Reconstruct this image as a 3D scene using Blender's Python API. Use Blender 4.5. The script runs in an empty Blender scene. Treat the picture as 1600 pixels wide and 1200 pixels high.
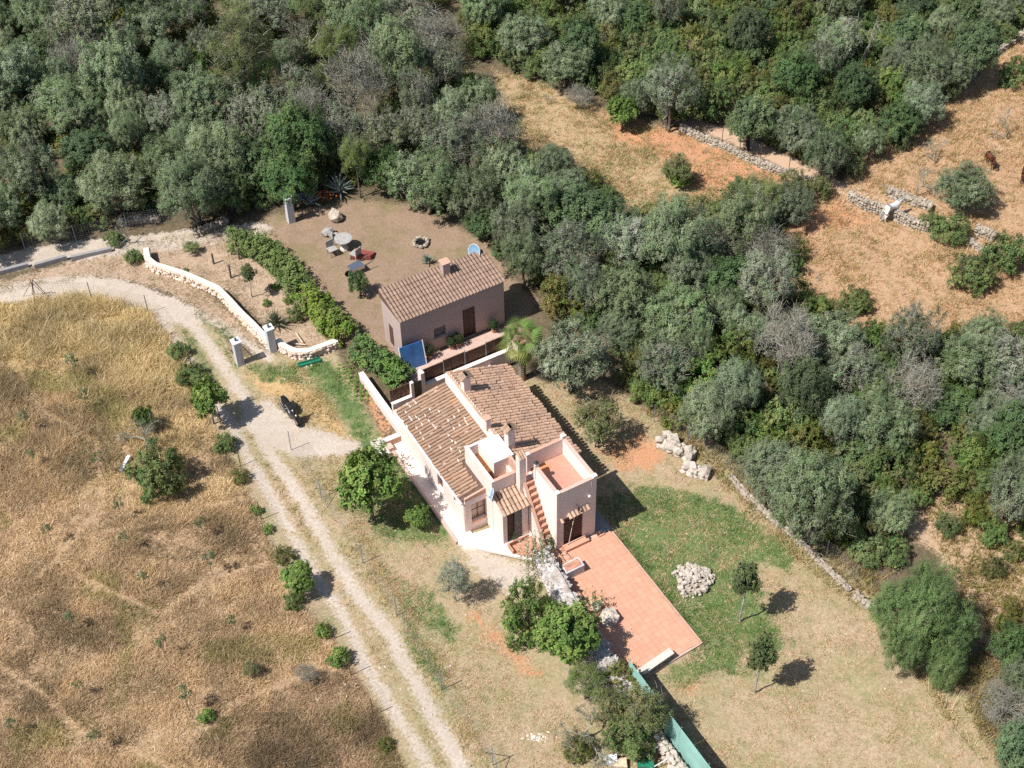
import bpy, math, random
import numpy as np
from mathutils import Matrix, Vector

R = math.radians
rng = np.random.default_rng(7)
random.seed(7)
SC = bpy.context.scene
COL = SC.collection

# ------------------------------------------------------------------ camera, sky, sun, exposure
FPX, PIT, ROLL, HCAM = 2350.0, R(45.5), R(-1.42), 55.0
cp, sp = math.cos(PIT), math.sin(PIT)
DV = np.array([0, cp, -sp]); _r = np.array([1.0, 0, 0]); _u = np.cross(_r, DV)
RV = math.cos(ROLL)*_r + math.sin(ROLL)*_u
UV = -math.sin(ROLL)*_r + math.cos(ROLL)*_u
cam_d = bpy.data.cameras.new('camera'); cam = bpy.data.objects.new('camera', cam_d); COL.objects.link(cam)
cam_d.sensor_width = 36; cam_d.lens = FPX/1600*36; cam_d.clip_start = 1; cam_d.clip_end = 3000
cam.matrix_world = Matrix(((RV[0], UV[0], -DV[0], 0), (RV[1], UV[1], -DV[1], 0), (RV[2], UV[2], -DV[2], HCAM), (0, 0, 0, 1)))
SC.camera = cam

SUN_TO = R(28.2)          # compass of the shadows (from +x towards +y)
SUN_EL = R(55)
w = bpy.data.worlds.new('World'); SC.world = w; w.use_nodes = True
nt = w.node_tree
sky = nt.nodes.new('ShaderNodeTexSky'); sky.sky_type = 'NISHITA'; sky.sun_disc = False
sky.sun_elevation = SUN_EL; sky.sun_rotation = R(90) - (SUN_TO + math.pi)
nt.links.new(sky.outputs[0], nt.nodes['Background'].inputs[0]); nt.nodes['Background'].inputs[1].default_value = 0.085
sl = bpy.data.lights.new('sun', 'SUN'); sl.energy = 5.0; sl.angle = R(0.5); sl.color = (1, 0.962, 0.905)
so = bpy.data.objects.new('sun', sl); COL.objects.link(so)
sdir = Vector((math.cos(SUN_TO)*math.cos(SUN_EL), math.sin(SUN_TO)*math.cos(SUN_EL), -math.sin(SUN_EL)))
so.rotation_euler = sdir.to_track_quat('-Z', 'Y').to_euler(); so.location = (-40, 10, 60)
SC.view_settings.view_transform = 'Standard'; SC.view_settings.look = 'None'
SC.view_settings.exposure = 0.36; SC.view_settings.gamma = 1; SC.view_settings.use_curve_mapping = False
SC.render.engine = 'CYCLES'
SC.cycles.max_bounces = 5; SC.cycles.diffuse_bounces = 3; SC.cycles.transparent_max_bounces = 4
SC.cycles.use_denoising = False
SC.cycles.sample_clamp_indirect = 4

# ------------------------------------------------------------------ geometry of the place
def G(x, y, z=0.0):
    """ground (or height z) point seen at photograph position x, y"""
    v = DV + (x-800)/FPX*RV - (y-600)/FPX*UV
    t = (z-HCAM)/v[2]
    return np.array([0, 0, HCAM]) + t*v
def P(p):
    q = np.asarray(p, float) - np.array([0, 0, HCAM]); z = q@DV
    return 800+FPX*(q@RV)/z, 600-FPX*(q@UV)/z
def mpp(p):                      # metres per photograph pixel there
    return float((np.asarray(p)-np.array([0, 0, HCAM]))@DV)/FPX
YAW = R(61)
AV = np.array([-math.cos(YAW), math.sin(YAW), 0]); BV = np.array([math.sin(YAW), math.cos(YAW), 0])
P0 = G(729.5, 834.5)
def HL(x, y, z=0.0):             # house frame -> world
    return P0 + x*BV + y*AV + np.array([0, 0, z])
def toH(p): 
    q = np.asarray(p)-P0; return float(q@BV), float(q@AV)

def poly_w(pts, z=0.0): return np.array([G(x, y, z)[:2] for x, y in pts])
def inside(poly, X, Y):
    res = np.zeros(np.shape(X), bool); n = len(poly)
    for i in range(n):
        x1, y1 = poly[i]; x2, y2 = poly[(i+1) % n]
        c = ((y1 > Y) != (y2 > Y))
        with np.errstate(divide='ignore', invalid='ignore'):
            xi = (x2-x1)*(Y-y1)/(y2-y1+1e-12)+x1
        res ^= c & (X < xi)
    return res
def seg_dist(pts, X, Y, closed=False):
    d = np.full(np.shape(X), 1e9); n = len(pts)
    for i in range(n if closed else n-1):
        x1, y1 = pts[i]; x2, y2 = pts[(i+1) % n]
        L = (x2-x1)**2+(y2-y1)**2+1e-9
        t = np.clip(((X-x1)*(x2-x1)+(Y-y1)*(y2-y1))/L, 0, 1)
        d = np.minimum(d, np.hypot(X-x1-t*(x2-x1), Y-y1-t*(y2-y1)))
    return d
def sd_poly(poly, X, Y):
    d = seg_dist(poly, X, Y, True); return np.where(inside(poly, X, Y), d, -d)

# ------------------------------------------------------------------ object helpers
def tag(o, label=None, cat=None, group=None, kind=None):
    if label: o['label'] = label
    if cat: o['category'] = cat
    if group: o['group'] = group
    if kind: o['kind'] = kind
    return o
def empty(name, loc=(0, 0, 0), rz=0.0, **k):
    o = bpy.data.objects.new(name, None); COL.objects.link(o); o.location = tuple(loc); o.rotation_euler = (0, 0, rz)
    o.empty_display_size = .2
    return tag(o, **k)
def link(name, me, parent=None, loc=None, **k):
    o = bpy.data.objects.new(name, me); COL.objects.link(o)
    if parent: o.parent = parent
    if loc is not None: o.location = tuple(loc)
    return tag(o, **k)
class MB:
    """collects polygons, with a colour and a tone for each vertex"""
    def __init__(s): s.v = []; s.f = []; s.c = []; s.n = 0; s.mi = []; s.m = 0
    def add(s, v, f, col=None):
        v = np.asarray(v, float)
        if len(v) == 0: return
        s.v.append(v); 
        for q in f: s.f.append(tuple(int(i)+s.n for i in q)); s.mi.append(s.m)
        c = np.ones((len(v), 4))
        if col is not None: c[:, :3] = np.asarray(col)
        s.c.append(c); s.n += len(v)
    def box(s, x0, x1, y0, y1, z0, z1, col=None):
        v = [(x, y, z) for z in (z0, z1) for y in (y0, y1) for x in (x0, x1)]
        s.add(v, [(0, 2, 3, 1), (4, 5, 7, 6), (0, 1, 5, 4), (2, 6, 7, 3), (0, 4, 6, 2), (1, 3, 7, 5)], col)
    def prism(s, poly, z0, z1, col=None):
        n = len(poly); zz1 = z1 if hasattr(z1, '__len__') else [z1]*n
        a = sum(poly[i][0]*poly[(i+1) % n][1]-poly[(i+1) % n][0]*poly[i][1] for i in range(n))
        if a < 0: poly = poly[::-1]; zz1 = zz1[::-1]
        v = [(p[0], p[1], z0) for p in poly]+[(p[0], p[1], z) for p, z in zip(poly, zz1)]
        f = [tuple(range(n))[::-1], tuple(range(n, 2*n))]+[(i, (i+1) % n, n+(i+1) % n, n+i) for i in range(n)]
        s.add(v, f, col)
    def tube(s, pts, rad, n=6, col=None, cap=True):
        pts = np.asarray(pts, float); m = len(pts)
        rad = np.broadcast_to(np.asarray(rad, float), (m,))
        d = np.gradient(pts, axis=0) if m > 2 else np.array([pts[1]-pts[0]]*2)
        vs = []; a = np.arange(n)*2*math.pi/n
        for i in range(m):
            t = d[i]/(np.linalg.norm(d[i])+1e-9)
            h = np.array([1, 0, 0]) if abs(t[0]) < .8 else np.array([0, 1, 0])
            u = np.cross(t, h); u /= np.linalg.norm(u); q = np.cross(t, u)
            vs.append(pts[i]+rad[i]*(np.cos(a)[:, None]*u+np.sin(a)[:, None]*q))
        f = [(i*n+k, i*n+(k+1) % n, (i+1)*n+(k+1) % n, (i+1)*n+k) for i in range(m-1) for k in range(n)]
        if cap: f += [tuple(range(n))[::-1], tuple(range((m-1)*n, m*n))]
        s.add(np.vstack(vs), f, col)
    def ico(s, c, r, col=None, jit=.25, sc=(1, 1, 1), seed=None):
        g = np.random.default_rng(seed) if seed is not None else rng
        t = (1+5**.5)/2
        v = np.array([(-1, t, 0), (1, t, 0), (-1, -t, 0), (1, -t, 0), (0, -1, t), (0, 1, t), (0, -1, -t), (0, 1, -t), (t, 0, -1), (t, 0, 1), (-t, 0, -1), (-t, 0, 1)])/1.902
        v = v*(1+jit*(g.random((12, 1))-.5)*2)*np.array(sc)*r
        q = Matrix.Rotation(g.random()*6.28, 3, 'Z') @ Matrix.Rotation((g.random()-.5)*1.2, 3, 'X')
        v = v@np.array(q).T+np.array(c)
        s.add(v, [(0, 11, 5), (0, 5, 1), (0, 1, 7), (0, 7, 10), (0, 10, 11), (1, 5, 9), (5, 11, 4), (11, 10, 2), (10, 7, 6), (7, 1, 8), (3, 9, 4), (3, 4, 2), (3, 2, 6), (3, 6, 8), (3, 8, 9), (4, 9, 5), (2, 4, 11), (6, 2, 10), (8, 6, 7), (9, 8, 1)], col)
    def leaves(s, p, n, ln, wd, col, g=None):
        """p (k,3) centres, n (k,3) normals, ln/wd lengths, col (k,3): rhombic leaf sprays"""
        g = g or rng; k = len(p)
        n = n/(np.linalg.norm(n, axis=1, keepdims=True)+1e-9)
        h = g.normal(size=(k, 3)); t = np.cross(n, h); t /= np.linalg.norm(t, axis=1, keepdims=True)+1e-9
        b = np.cross(n, t); ln = np.broadcast_to(ln, (k,))[:, None]/2; wd = np.broadcast_to(wd, (k,))[:, None]/2
        v = np.stack([p-t*ln, p+b*wd+n*wd*.3, p+t*ln, p-b*wd+n*wd*.3], 1).reshape(-1, 3)
        s.quads(v, np.repeat(col, 4, axis=0))
    def quads(s, v, c):
        if not hasattr(s, 'qv'): s.qv = []; s.qc = []
        s.qv.append(v); s.qc.append(c)
    def tris(s, v, c):
        if not hasattr(s, 'tv'): s.tv = []; s.tc = []
        s.tv.append(v); s.tc.append(c)
    def mesh(s, name, mats, smooth=False):
        if not isinstance(mats, (list, tuple)): mats = [mats]
        me = bpy.data.meshes.new(name)
        V = np.vstack(s.v) if s.v else np.zeros((0, 3)); Cc = np.vstack(s.c) if s.c else np.zeros((0, 4))
        loops = [i for q in s.f for i in q]; sizes = [len(q) for q in s.f]; mi = list(s.mi)
        L = [np.array(loops, np.int32)]; S = [np.array(sizes, np.int32)]; nv = len(V)
        allv = [V]; allc = [Cc]
        for key, kk in (('q', 4), ('t', 3)):
            if hasattr(s, key+'v'):
                v = np.vstack(getattr(s, key+'v')); c = np.vstack(getattr(s, key+'c'))
                allv.append(v); allc.append(np.hstack([c, np.ones((len(c), 1))]))
                L.append(np.arange(nv, nv+len(v), dtype=np.int32)); S.append(np.full(len(v)//kk, kk, np.int32)); nv += len(v)
                mi += [0]*(len(v)//kk)
        V = np.vstack(allv); Cc = np.vstack(allc); L = np.concatenate(L); S = np.concatenate(S)
        me.vertices.add(len(V)); me.vertices.foreach_set('co', V.astype(np.float32).ravel())
        me.loops.add(len(L)); me.loops.foreach_set('vertex_index', L)
        me.polygons.add(len(S)); me.polygons.foreach_set('loop_start', np.concatenate([[0], np.cumsum(S)[:-1]]).astype(np.int32))
        for m in mats: me.materials.append(m)
        if len(mats) > 1: me.polygons.foreach_set('material_index', np.array(mi, np.int32))
        me.polygons.foreach_set('use_smooth', np.full(len(S), smooth))
        a = me.attributes.new('col', 'FLOAT_COLOR', 'POINT'); a.data.foreach_set('color', Cc.astype(np.float32).ravel())
        me.update(calc_edges=True); me.validate(clean_customdata=False)
        return me
    def build(s, name, mats, parent=None, loc=None, smooth=False, **k):
        return link(name, s.mesh(name, mats, smooth), parent, loc, **k)

# ------------------------------------------------------------------ materials
class N:
    def __init__(s, name):
        s.m = bpy.data.materials.new(name); s.m.use_nodes = True; s.t = s.m.node_tree; s.b = s.t.nodes['Principled BSDF']
        s.co = s.t.nodes.new('ShaderNodeTexCoord')
    def n(s, ty, **k):
        o = s.t.nodes.new(ty)
        for a, b in k.items(): setattr(o, a, b)
        return o
    def l(s, a, b): s.t.links.new(a, b)
    def val(s, sock, v):
        if hasattr(v, 'is_linked') or hasattr(v, 'links'): s.l(v, sock)
        else: sock.default_value = v
    def noise(s, sc, det=3, rough=.55, vec=None, dist=0.0):
        o = s.n('ShaderNodeTexNoise'); o.inputs['Scale'].default_value = sc; o.inputs['Detail'].default_value = det
        o.inputs['Roughness'].default_value = rough; o.inputs['Distortion'].default_value = dist
        s.l(vec if vec is not None else s.co.outputs['Object'], o.inputs['Vector']); return o.outputs['Fac']
    def vor(s, sc, vec=None, feat='F1', out='Distance'):
        o = s.n('ShaderNodeTexVoronoi', feature=feat); o.inputs['Scale'].default_value = sc
        s.l(vec if vec is not None else s.co.outputs['Object'], o.inputs['Vector']); return o.outputs[out]
    def rng(s, v, a, b, c=0.0, d=1.0):
        o = s.n('ShaderNodeMapRange'); s.val(o.inputs[0], v)
        for i, x in enumerate((a, b, c, d)): o.inputs[i+1].default_value = x
        return o.outputs[0]
    def math(s, op, a, b=0.0):
        o = s.n('ShaderNodeMath', operation=op); s.val(o.inputs[0], a); s.val(o.inputs[1], b); return o.outputs[0]
    def mix(s, f, a, b, bt='MIX'):
        o = s.n('ShaderNodeMix', data_type='RGBA', blend_type=bt); s.val(o.inputs[0], f)
        for i, x in ((6, a), (7, b)):
            if isinstance(x, tuple): o.inputs[i].default_value = (*x[:3], 1)
            else: s.l(x, o.inputs[i])
        return o.outputs[2]
    def ramp(s, v, stops):
        o = s.n('ShaderNodeValToRGB'); s.l(v, o.inputs[0]); e = o.color_ramp.elements
        while len(e) < len(stops): e.new(.5)
        for q, (p, c) in zip(e, stops): q.position = p; q.color = (*c, 1)
        return o.outputs[0]
    def attr(s, name, out='Fac'):
        o = s.n('ShaderNodeAttribute', attribute_name=name); return o.outputs[out]
    def rnd(s): return s.n('ShaderNodeObjectInfo').outputs['Random']
    def bump(s, h, st=.3, dist=.02):
        o = s.n('ShaderNodeBump'); o.inputs['Strength'].default_value = st; o.inputs['Distance'].default_value = dist
        s.l(h, o.inputs['Height']); s.l(o.outputs[0], s.b.inputs['Normal'])
    def out(s, col, rough=.85, spec=.3, metal=0.0):
        if isinstance(col, tuple): s.b.inputs['Base Color'].default_value = (*col, 1)
        else: s.l(col, s.b.inputs['Base Color'])
        s.val(s.b.inputs['Roughness'], rough); s.b.inputs['Specular IOR Level'].default_value = spec
        s.b.inputs['Metallic'].default_value = metal
        return s.m
def plain(name, col, rough=.7, spec=.4, metal=0.0, var=.25, sc=9):
    k = N(name); f = k.noise(sc, 4)
    c = k.mix(k.rng(f, .3, .7), tuple(x*(1-var) for x in col), tuple(min(1, x*(1+var)) for x in col))
    return k.out(c, rough, spec, metal)
def foliage_mat(name, trans=.25, var=.24, hue=.014):
    k = N(name)
    oi = k.n('ShaderNodeObjectInfo'); c = k.mix(1.0, k.attr('col', 'Color'), oi.outputs['Color'], 'MULTIPLY')
    r = k.math('ADD', k.math('MULTIPLY', k.math('SUBTRACT', oi.outputs['Random'], .5), oi.outputs['Alpha']), .5)
    h = k.n('ShaderNodeHueSaturation'); k.l(c, h.inputs['Color'])
    k.l(k.rng(r, 0, 1, 1-var, 1+var), h.inputs['Value'])
    r2 = k.math('ADD', k.math('MULTIPLY', k.math('SUBTRACT', k.math('FRACT', k.math('MULTIPLY', oi.outputs['Random'], 7.31)), .5), oi.outputs['Alpha']), .5); k.l(k.rng(r2, 0, 1, .5-hue, .5+hue), h.inputs['Hue'])
    r3 = k.math('ADD', k.math('MULTIPLY', k.math('SUBTRACT', k.math('FRACT', k.math('MULTIPLY', oi.outputs['Random'], 13.7)), .5), oi.outputs['Alpha']), .5); k.l(k.rng(r3, 0, 1, .9, 1.18), h.inputs['Saturation'])
    k.out(h.outputs[0], .6, .25)
    tr = k.n('ShaderNodeBsdfTranslucent'); k.l(h.outputs[0], tr.inputs[0])
    mx = k.n('ShaderNodeMixShader'); mx.inputs[0].default_value = trans
    k.l(k.b.outputs[0], mx.inputs[1]); k.l(tr.outputs[0], mx.inputs[2])
    k.l(mx.outputs[0], k.t.nodes['Material Output'].inputs[0])
    return k.m
M_LEAF = foliage_mat('foliage', .27); M_BLADE = foliage_mat('grass_blades', .15, 0.0, 0.0)
def bark_mat(name, a, b):
    k = N(name); v = k.noise(7, 5); c = k.mix(k.rng(v, .35, .65), a, b); k.bump(v, .6, .03); return k.out(c, .9, .1)
M_BARK = bark_mat('bark', (.12, .10, .08), (.22, .19, .155)); M_BARKD = bark_mat('bark_dark', (.035, .028, .022), (.09, .07, .055))
M_BARKP = bark_mat('bark_pale', (.28, .26, .24), (.42, .39, .36)); M_TWIG = bark_mat('twig', (.22, .21, .165), (.36, .345, .285))
def plaster_mat(name, col, dirt=(.50, .36, .29), amt=.35):
    k = N(name); big = k.noise(.9, 5, .6); fine = k.noise(14, 4, .6); st = k.n('ShaderNodeMapping'); k.l(k.co.outputs['Object'], st.inputs[0]); st.inputs['Scale'].default_value = (3.5, 3.5, .45)
    streak = k.noise(1.6, 4, .6, st.outputs[0])
    c = k.mix(k.rng(big, .35, .7, 0, amt), col, tuple(x*.86 for x in col))
    c = k.mix(k.rng(streak, .55, .8, 0, amt), c, dirt)
    c = k.mix(k.rng(fine, .4, .75, 0, .16), c, tuple(x*.75 for x in col))
    c = k.mix(k.rng(k.noise(2.6, 6, .7), .56, .7, 0, amt*.4), c, tuple(x*.72 for x in dirt)); zz = k.n('ShaderNodeSeparateXYZ'); k.l(k.co.outputs['Object'], zz.inputs[0])
    c = k.mix(k.math('MULTIPLY', k.rng(zz.outputs[2], .05, .5, 1, 0), k.rng(k.noise(3, 4), .35, .7, 0, .4)), c, dirt)
    k.bump(fine, .25, .012); return k.out(c, .9, .2)
M_WALL = plaster_mat('pink_plaster', (.80, .645, .59), amt=.40); M_WHITE = plaster_mat('white_plaster', (.83, .745, .68), amt=.25)
M_NWALL = plaster_mat('rose_plaster', (.46, .355, .32), (.33, .24, .21), .5)
M_SALMON = plaster_mat('salmon_trim', (.56, .345, .26), (.38, .22, .16), .4)
M_CAP = plaster_mat('wall_cap', (.58, .42, .35), (.36, .23, .18), .5)
M_DULL = plain('weathered_resin', (.36, .34, .32), .7, .3)
M_PALE = plaster_mat('pale_concrete', (.60, .55, .49), (.42, .37, .31), .5)
M_GREYC = plaster_mat('grey_concrete', (.30, .29, .29), (.18, .17, .17), .5)
def tile_mat(name, use_attr, dk=1.0):
    k = N(name)
    r = k.attr('col', 'Fac') if use_attr else k.rnd()
    c = k.ramp(r, [(0, (.34, .22, .155)), (.08, (.42, .28, .20)), (.5, (.475, .32, .225)), (.9, (.52, .355, .255)), (.96, (.53, .31, .19)), (1, (.58, .43, .33))])
    wv = k.n('ShaderNodeNewGeometry').outputs['Position']
    d = k.noise(.8, 4, .6, wv); e = k.noise(16, 4, .65, wv)
    c = k.mix(k.rng(d, .48, .72, 0, .5), c, (.25, .19, .155)); c = k.mix(k.rng(e, .5, .75, 0, .4), c, (.22, .165, .13))
    c = k.mix(k.rng(k.noise(22, 2, .5, wv), .62, .72, 0, .6), c, (.60, .52, .42))
    if dk != 1: c = k.mix(1.0, c, (dk, dk*.96, dk*.93), 'MULTIPLY')
    k.bump(e, .3, .01); return k.out(c, .9, .15)
M_TILEL = tile_mat('barrel_tile_brown', False, .80)  # left roof tiles, same pattern in a darker, browner tone
M_TILE = tile_mat('barrel_tile', False); M_TILEA = tile_mat('barrel_tile_far', True, 1.18)
M_TILEN = plain('dull_brown_tile', (.30, .205, .155), .95, .1, var=.22, sc=3)
M_UNDER = plain('shaded_tile_channel', (.13, .085, .065), .95, .1)  # deck colour darkened to paint shade into the channels between tile rows
def pave_mat():
    k = N('terracotta_paving'); r = k.rnd(); wv = k.n('ShaderNodeNewGeometry').outputs['Position']
    c = k.ramp(r, [(0, (.55, .275, .18)), (.5, (.575, .30, .20)), (1, (.60, .33, .225))])
    q = k.noise(5.5, 3, .6, wv); c = k.mix(k.rng(q, .45, .68, 0, .6), c, (.62, .35, .24)); c = k.mix(k.rng(k.noise(11, 3, .6, wv), .5, .7, 0, .5), c, (.50, .30, .22))
    c = k.mix(k.rng(k.noise(.9, 5, .65, wv), .48, .7, 0, .4), c, (.48, .29, .21)); return k.out(c, .8, .2)
M_PAVE = pave_mat()
def speckle_floor():
    k = N('speckled_terrace_floor'); v = k.vor(9); q = k.noise(3, 3)
    c = k.mix(k.rng(v, .12, .2), (.66, .50, .42), (.47, .245, .18)); c = k.mix(k.rng(q, .4, .7, 0, .35), c, (.56, .31, .23))
    return k.out(c, .8, .2)
M_SPECK = speckle_floor()
M_STEP = plain('step_terracotta', (.47, .24, .165), .85, .2, var=.3, sc=6)
M_ORANGE = plain('orange_tile', (.62, .27, .12), .7, .3)
def stone_mat(name, a, b, c3):
    k = N(name); r = k.rnd(); ca = k.attr('col', 'Fac'); q = k.noise(6, 5, .65); rr = k.math('FRACT', k.math('ADD', r, ca))
    c = k.mix(k.rng(rr, 0, 1), a, b); c = k.mix(k.rng(q, .45, .7), c, c3); k.bump(q, .5, .03); return k.out(c, .92, .15)
M_STONE = stone_mat('pale_limestone', (.46, .40, .34), (.62, .55, .48), (.32, .265, .215))
M_STONEG = stone_mat('weathered_limestone', (.33, .28, .22), (.50, .43, .35), (.17, .14, .11))
M_STONEP = stone_mat('rose_limestone', (.66, .50, .40), (.74, .64, .55), (.50, .32, .22))
def patch_mat():
    k = N('limewashed_wall_top'); q = k.noise(2.2, 6, .7); e = k.noise(9, 5, .7)
    c = k.mix(k.rng(q, .42, .58), (.42, .35, .30), (.64, .62, .61)); c = k.mix(k.rng(e, .52, .66), c, (.26, .24, .25)); k.bump(e, .8, .06); return k.out(c, .9, .1)
M_LIME = patch_mat()
M_MORTAR = plain('white_mortar', (.74, .70, .64), .9, .1)
M_WOOD = plain('dark_wood', (.075, .04, .032), .6, .3, var=.4, sc=4); M_WOODG = plain('grey_wood', (.16, .15, .145), .75, .3, var=.4, sc=4)
M_BROWN = plain('brown_shutter', (.12, .06, .045), .6, .3, var=.3)
M_FRAME = plain('window_frame_brown', (.18, .085, .055), .6, .3)
def glass():
    k = N('window_glass'); k.b.inputs['Base Color'].default_value = (.34, .25, .19, 1); return k.out(k.mix(k.noise(2), (.30, .21, .16), (.44, .33, .25)), .25, .6)
M_GLASS = glass()
M_BLACK = plain('black_plastic', (.012, .013, .016), .3, .6, var=.2); M_DGREY = plain('dark_grey_metal', (.05, .055, .06), .35, .5, .4)
M_RUBBER = plain('rubber', (.012, .012, .012), .85, .2); M_CHROME = plain('bright_metal', (.55, .57, .6), .25, .6, .9, var=.05)
M_POST = plain('galvanised_post', (.30, .33, .36), .5, .5, .4); M_RUST = plain('rusty_iron', (.13, .075, .05), .8, .3)
M_BLUE = plain('blue_sheet', (.035, .13, .33), .35, .5, var=.35, sc=1.6); M_DISH = plain('dish_blue_grey', (.20, .34, .47), .4, .5, var=.12)
M_WPL = plain('white_plastic', (.74, .76, .78), .4, .5, var=.06); M_GREENP = plain('green_plastic', (.015, .17, .10), .4, .5, var=.2)
M_TEAL = plain('teal_screen', (.27, .48, .43), .75, .2, var=.14, sc=1.3)
M_RED = plain('red_cloth', (.26, .07, .06), .8, .2); M_WPOST = plain('white_painted_post', (.72, .73, .75), .8, .3, var=.08)
M_POSTSH = plain('grey_render', (.50, .51, .54), .85, .2, var=.15)
M_PLANK = plain('pale_timber', (.58, .46, .32), .8, .2); M_TURQ = plain('turquoise_plastic', (.03, .34, .38), .45, .5)
def reed_mat():
    k = N('reed_screen'); mp = k.n('ShaderNodeMapping'); k.l(k.co.outputs['Object'], mp.inputs[0]); mp.inputs['Scale'].default_value = (1, 1, .06)
    q = k.noise(30, 4, .7, mp.outputs[0]); c = k.mix(k.rng(q, .38, .62), (.075, .042, .03), (.26, .16, .115)); k.bump(q, .8, .03); return k.out(c, .9, .15)
M_REED = reed_mat()
def horse_mat(name, a, b):
    k = N(name); q = k.noise(5, 3); return k.out(k.mix(k.rng(q, .35, .65), a, b), .6, .3)
M_HWHITE = horse_mat('white_coat', (.62, .59, .55), (.72, .69, .66)); M_HBROWN = horse_mat('bay_coat', (.10, .035, .02), (.15, .055, .03)); M_HDARK = horse_mat('dark_mane', (.02, .015, .012), (.035, .025, .02))
M_HGREY = horse_mat('grey_mane', (.30, .28, .26), (.42, .40, .38))

# ------------------------------------------------------------------ the ground
FIELD = [(-80, 492), (0, 476), (60, 468), (120, 464), (190, 474), (232, 488), (262, 520), (290, 580), (320, 640), (350, 700), (385, 765), (412, 830), (440, 890), (470, 950), (520, 1000), (560, 1060), (600, 1130), (640, 1215), (640, 1300), (-80, 1300)]
TRACK_A = [(-80, 470), (0, 455), (90, 440), (170, 440), (240, 462), (290, 492), (345, 565), (396, 646), (412, 692), (440, 735), (475, 788), (510, 850), (547, 913), (612, 996), (665, 1097), (700, 1162), (740, 1235), (780, 1310)]   # upper rut
TRACK_B = [(-80, 488), (0, 465), (90, 448), (165, 450), (225, 475), (262, 515), (300, 575), (332, 625), (362, 664), (383, 705), (430, 788), (465, 850), (499, 909), (538, 966), (573, 1044), (630, 1132), (669, 1197), (720, 1290)]
TRACK_C = [(270, 470), (330, 497), (384, 534), (420, 560)]
YARD = [(385, 640), (420, 625), (470, 665), (520, 680), (560, 690), (565, 705), (530, 712), (470, 715), (400, 690), (375, 660)]
LANE = [(-80, 420), (0, 412), (80, 396), (180, 385), (260, 376), (345, 366), (400, 362)]
GARDEN = [(240, 372), (350, 352), (420, 360), (520, 450), (560, 520), (530, 535), (470, 550), (430, 530), (420, 510), (370, 462), (300, 430), (235, 405)]
NYARD = [(410, 340), (560, 312), (640, 320), (760, 380), (800, 430), (840, 470), (800, 540), (640, 600), (560, 510), (470, 420)]
PLOT = [(590, 700), (540, 790), (600, 930), (700, 1090), (770, 1215), (1010, 1215), (1100, 1300), (1620, 1300), (1560, 1200), (1520, 1100), (1400, 950), (1290, 860), (1150, 720), (1050, 665), (950, 600), (860, 580), (800, 600)]
GREEN = [([(470, 560), (520, 570), (570, 640), (590, 700), (575, 720), (540, 660), (500, 610)], 1.0),
         ([(600, 700), (640, 700), (710, 840), (680, 850), (600, 840), (560, 800)], 1.0),
         ([(930, 780), (1010, 760), (1120, 780), (1200, 830), (1260, 850), (1230, 890), (1180, 880), (1190, 940), (1230, 1010), (1200, 1040), (1150, 1000), (1100, 1010), (1040, 940), (1000, 890), (960, 830)], 1.0),
         ([(1020, 1060), (1100, 1010), (1140, 980), (1180, 1060), (1120, 1050), (1060, 1080)], .6),
         ([(278, 503), (290, 510), (330, 575), (330, 590), (300, 550)], .8), ([(306, 489), (325, 492), (372, 532), (366, 540), (320, 508)], .6), ([(325, 525), (345, 535), (372, 570), (366, 576)], .6), ([(620, 900), (680, 930), (720, 1000), (690, 1000), (640, 960)], .7),
         ([(380, 570), (470, 570), (480, 600), (410, 600)], .5), ([(620, 940), (700, 1060), (690, 1090), (640, 1020)], .35)]
ORANGE_F = [(770, 108), (840, 130), (930, 165), (1010, 195), (1060, 205), (1150, 240), (1260, 285), (1180, 300), (1090, 320), (1010, 345), (960, 300), (900, 250), (820, 235), (790, 180)]
RED = [([(940, 180), (1060, 205), (1200, 262), (1250, 285), (1170, 300), (1090, 300), (1030, 245), (960, 215)], 1.0),
       ([(1140, 150), (1170, 160), (1150, 200), (1130, 190)], .7), ([(1240, 335), (1300, 312), (1380, 345), (1330, 360), (1250, 370)], .6),
       ([(930, 700), (1010, 670), (1050, 710), (1020, 740), (960, 740)], .6), ([(820, 1010), (860, 1050), (820, 1080), (760, 1010), (700, 960), (740, 940)], .2),
       ([(560, 590), (600, 640), (625, 680), (600, 690), (570, 640)], .55), ([(1030, 1060), (1080, 1040), (1110, 1080), (1070, 1100)], .3)]
DRYR = [(1225, 350), (1290, 290), (1385, 322), (1480, 358), (1540, 385), (1650, 410), (1650, 545), (1480, 520), (1390, 530), (1300, 510), (1225, 430)]
DRYR2 = [(1320, 300), (1330, 245), (1410, 200), (1480, 145), (1525, 95), (1640, 30), (1650, 412), (1540, 385), (1450, 350), (1380, 318)]
PATHR = [(1060, 185), (1130, 210), (1210, 245), (1290, 285), (1380, 318), (1460, 355), (1540, 385), (1620, 410)]
def axis(a, b, st, lo, hi):
    c = np.arange(a, b, st); o1 = a-np.geomspace(.4, a-lo, 22)[::-1]; o2 = b+np.geomspace(.4, hi-b, 22)
    return np.concatenate([o1, c, o2])
gx = axis(-38, 38, .2, -900, 900); gy = axis(27, 98, .2, -500, 1600)
GX, GY = np.meshgrid(gx, gy)
hx = (GX-P0[0])*BV[0]+(GY-P0[1])*BV[1]; hy = (GX-P0[0])*AV[0]+(GY-P0[1])*AV[1]
sd_field = sd_poly(poly_w(FIELD), GX, GY)
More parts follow.
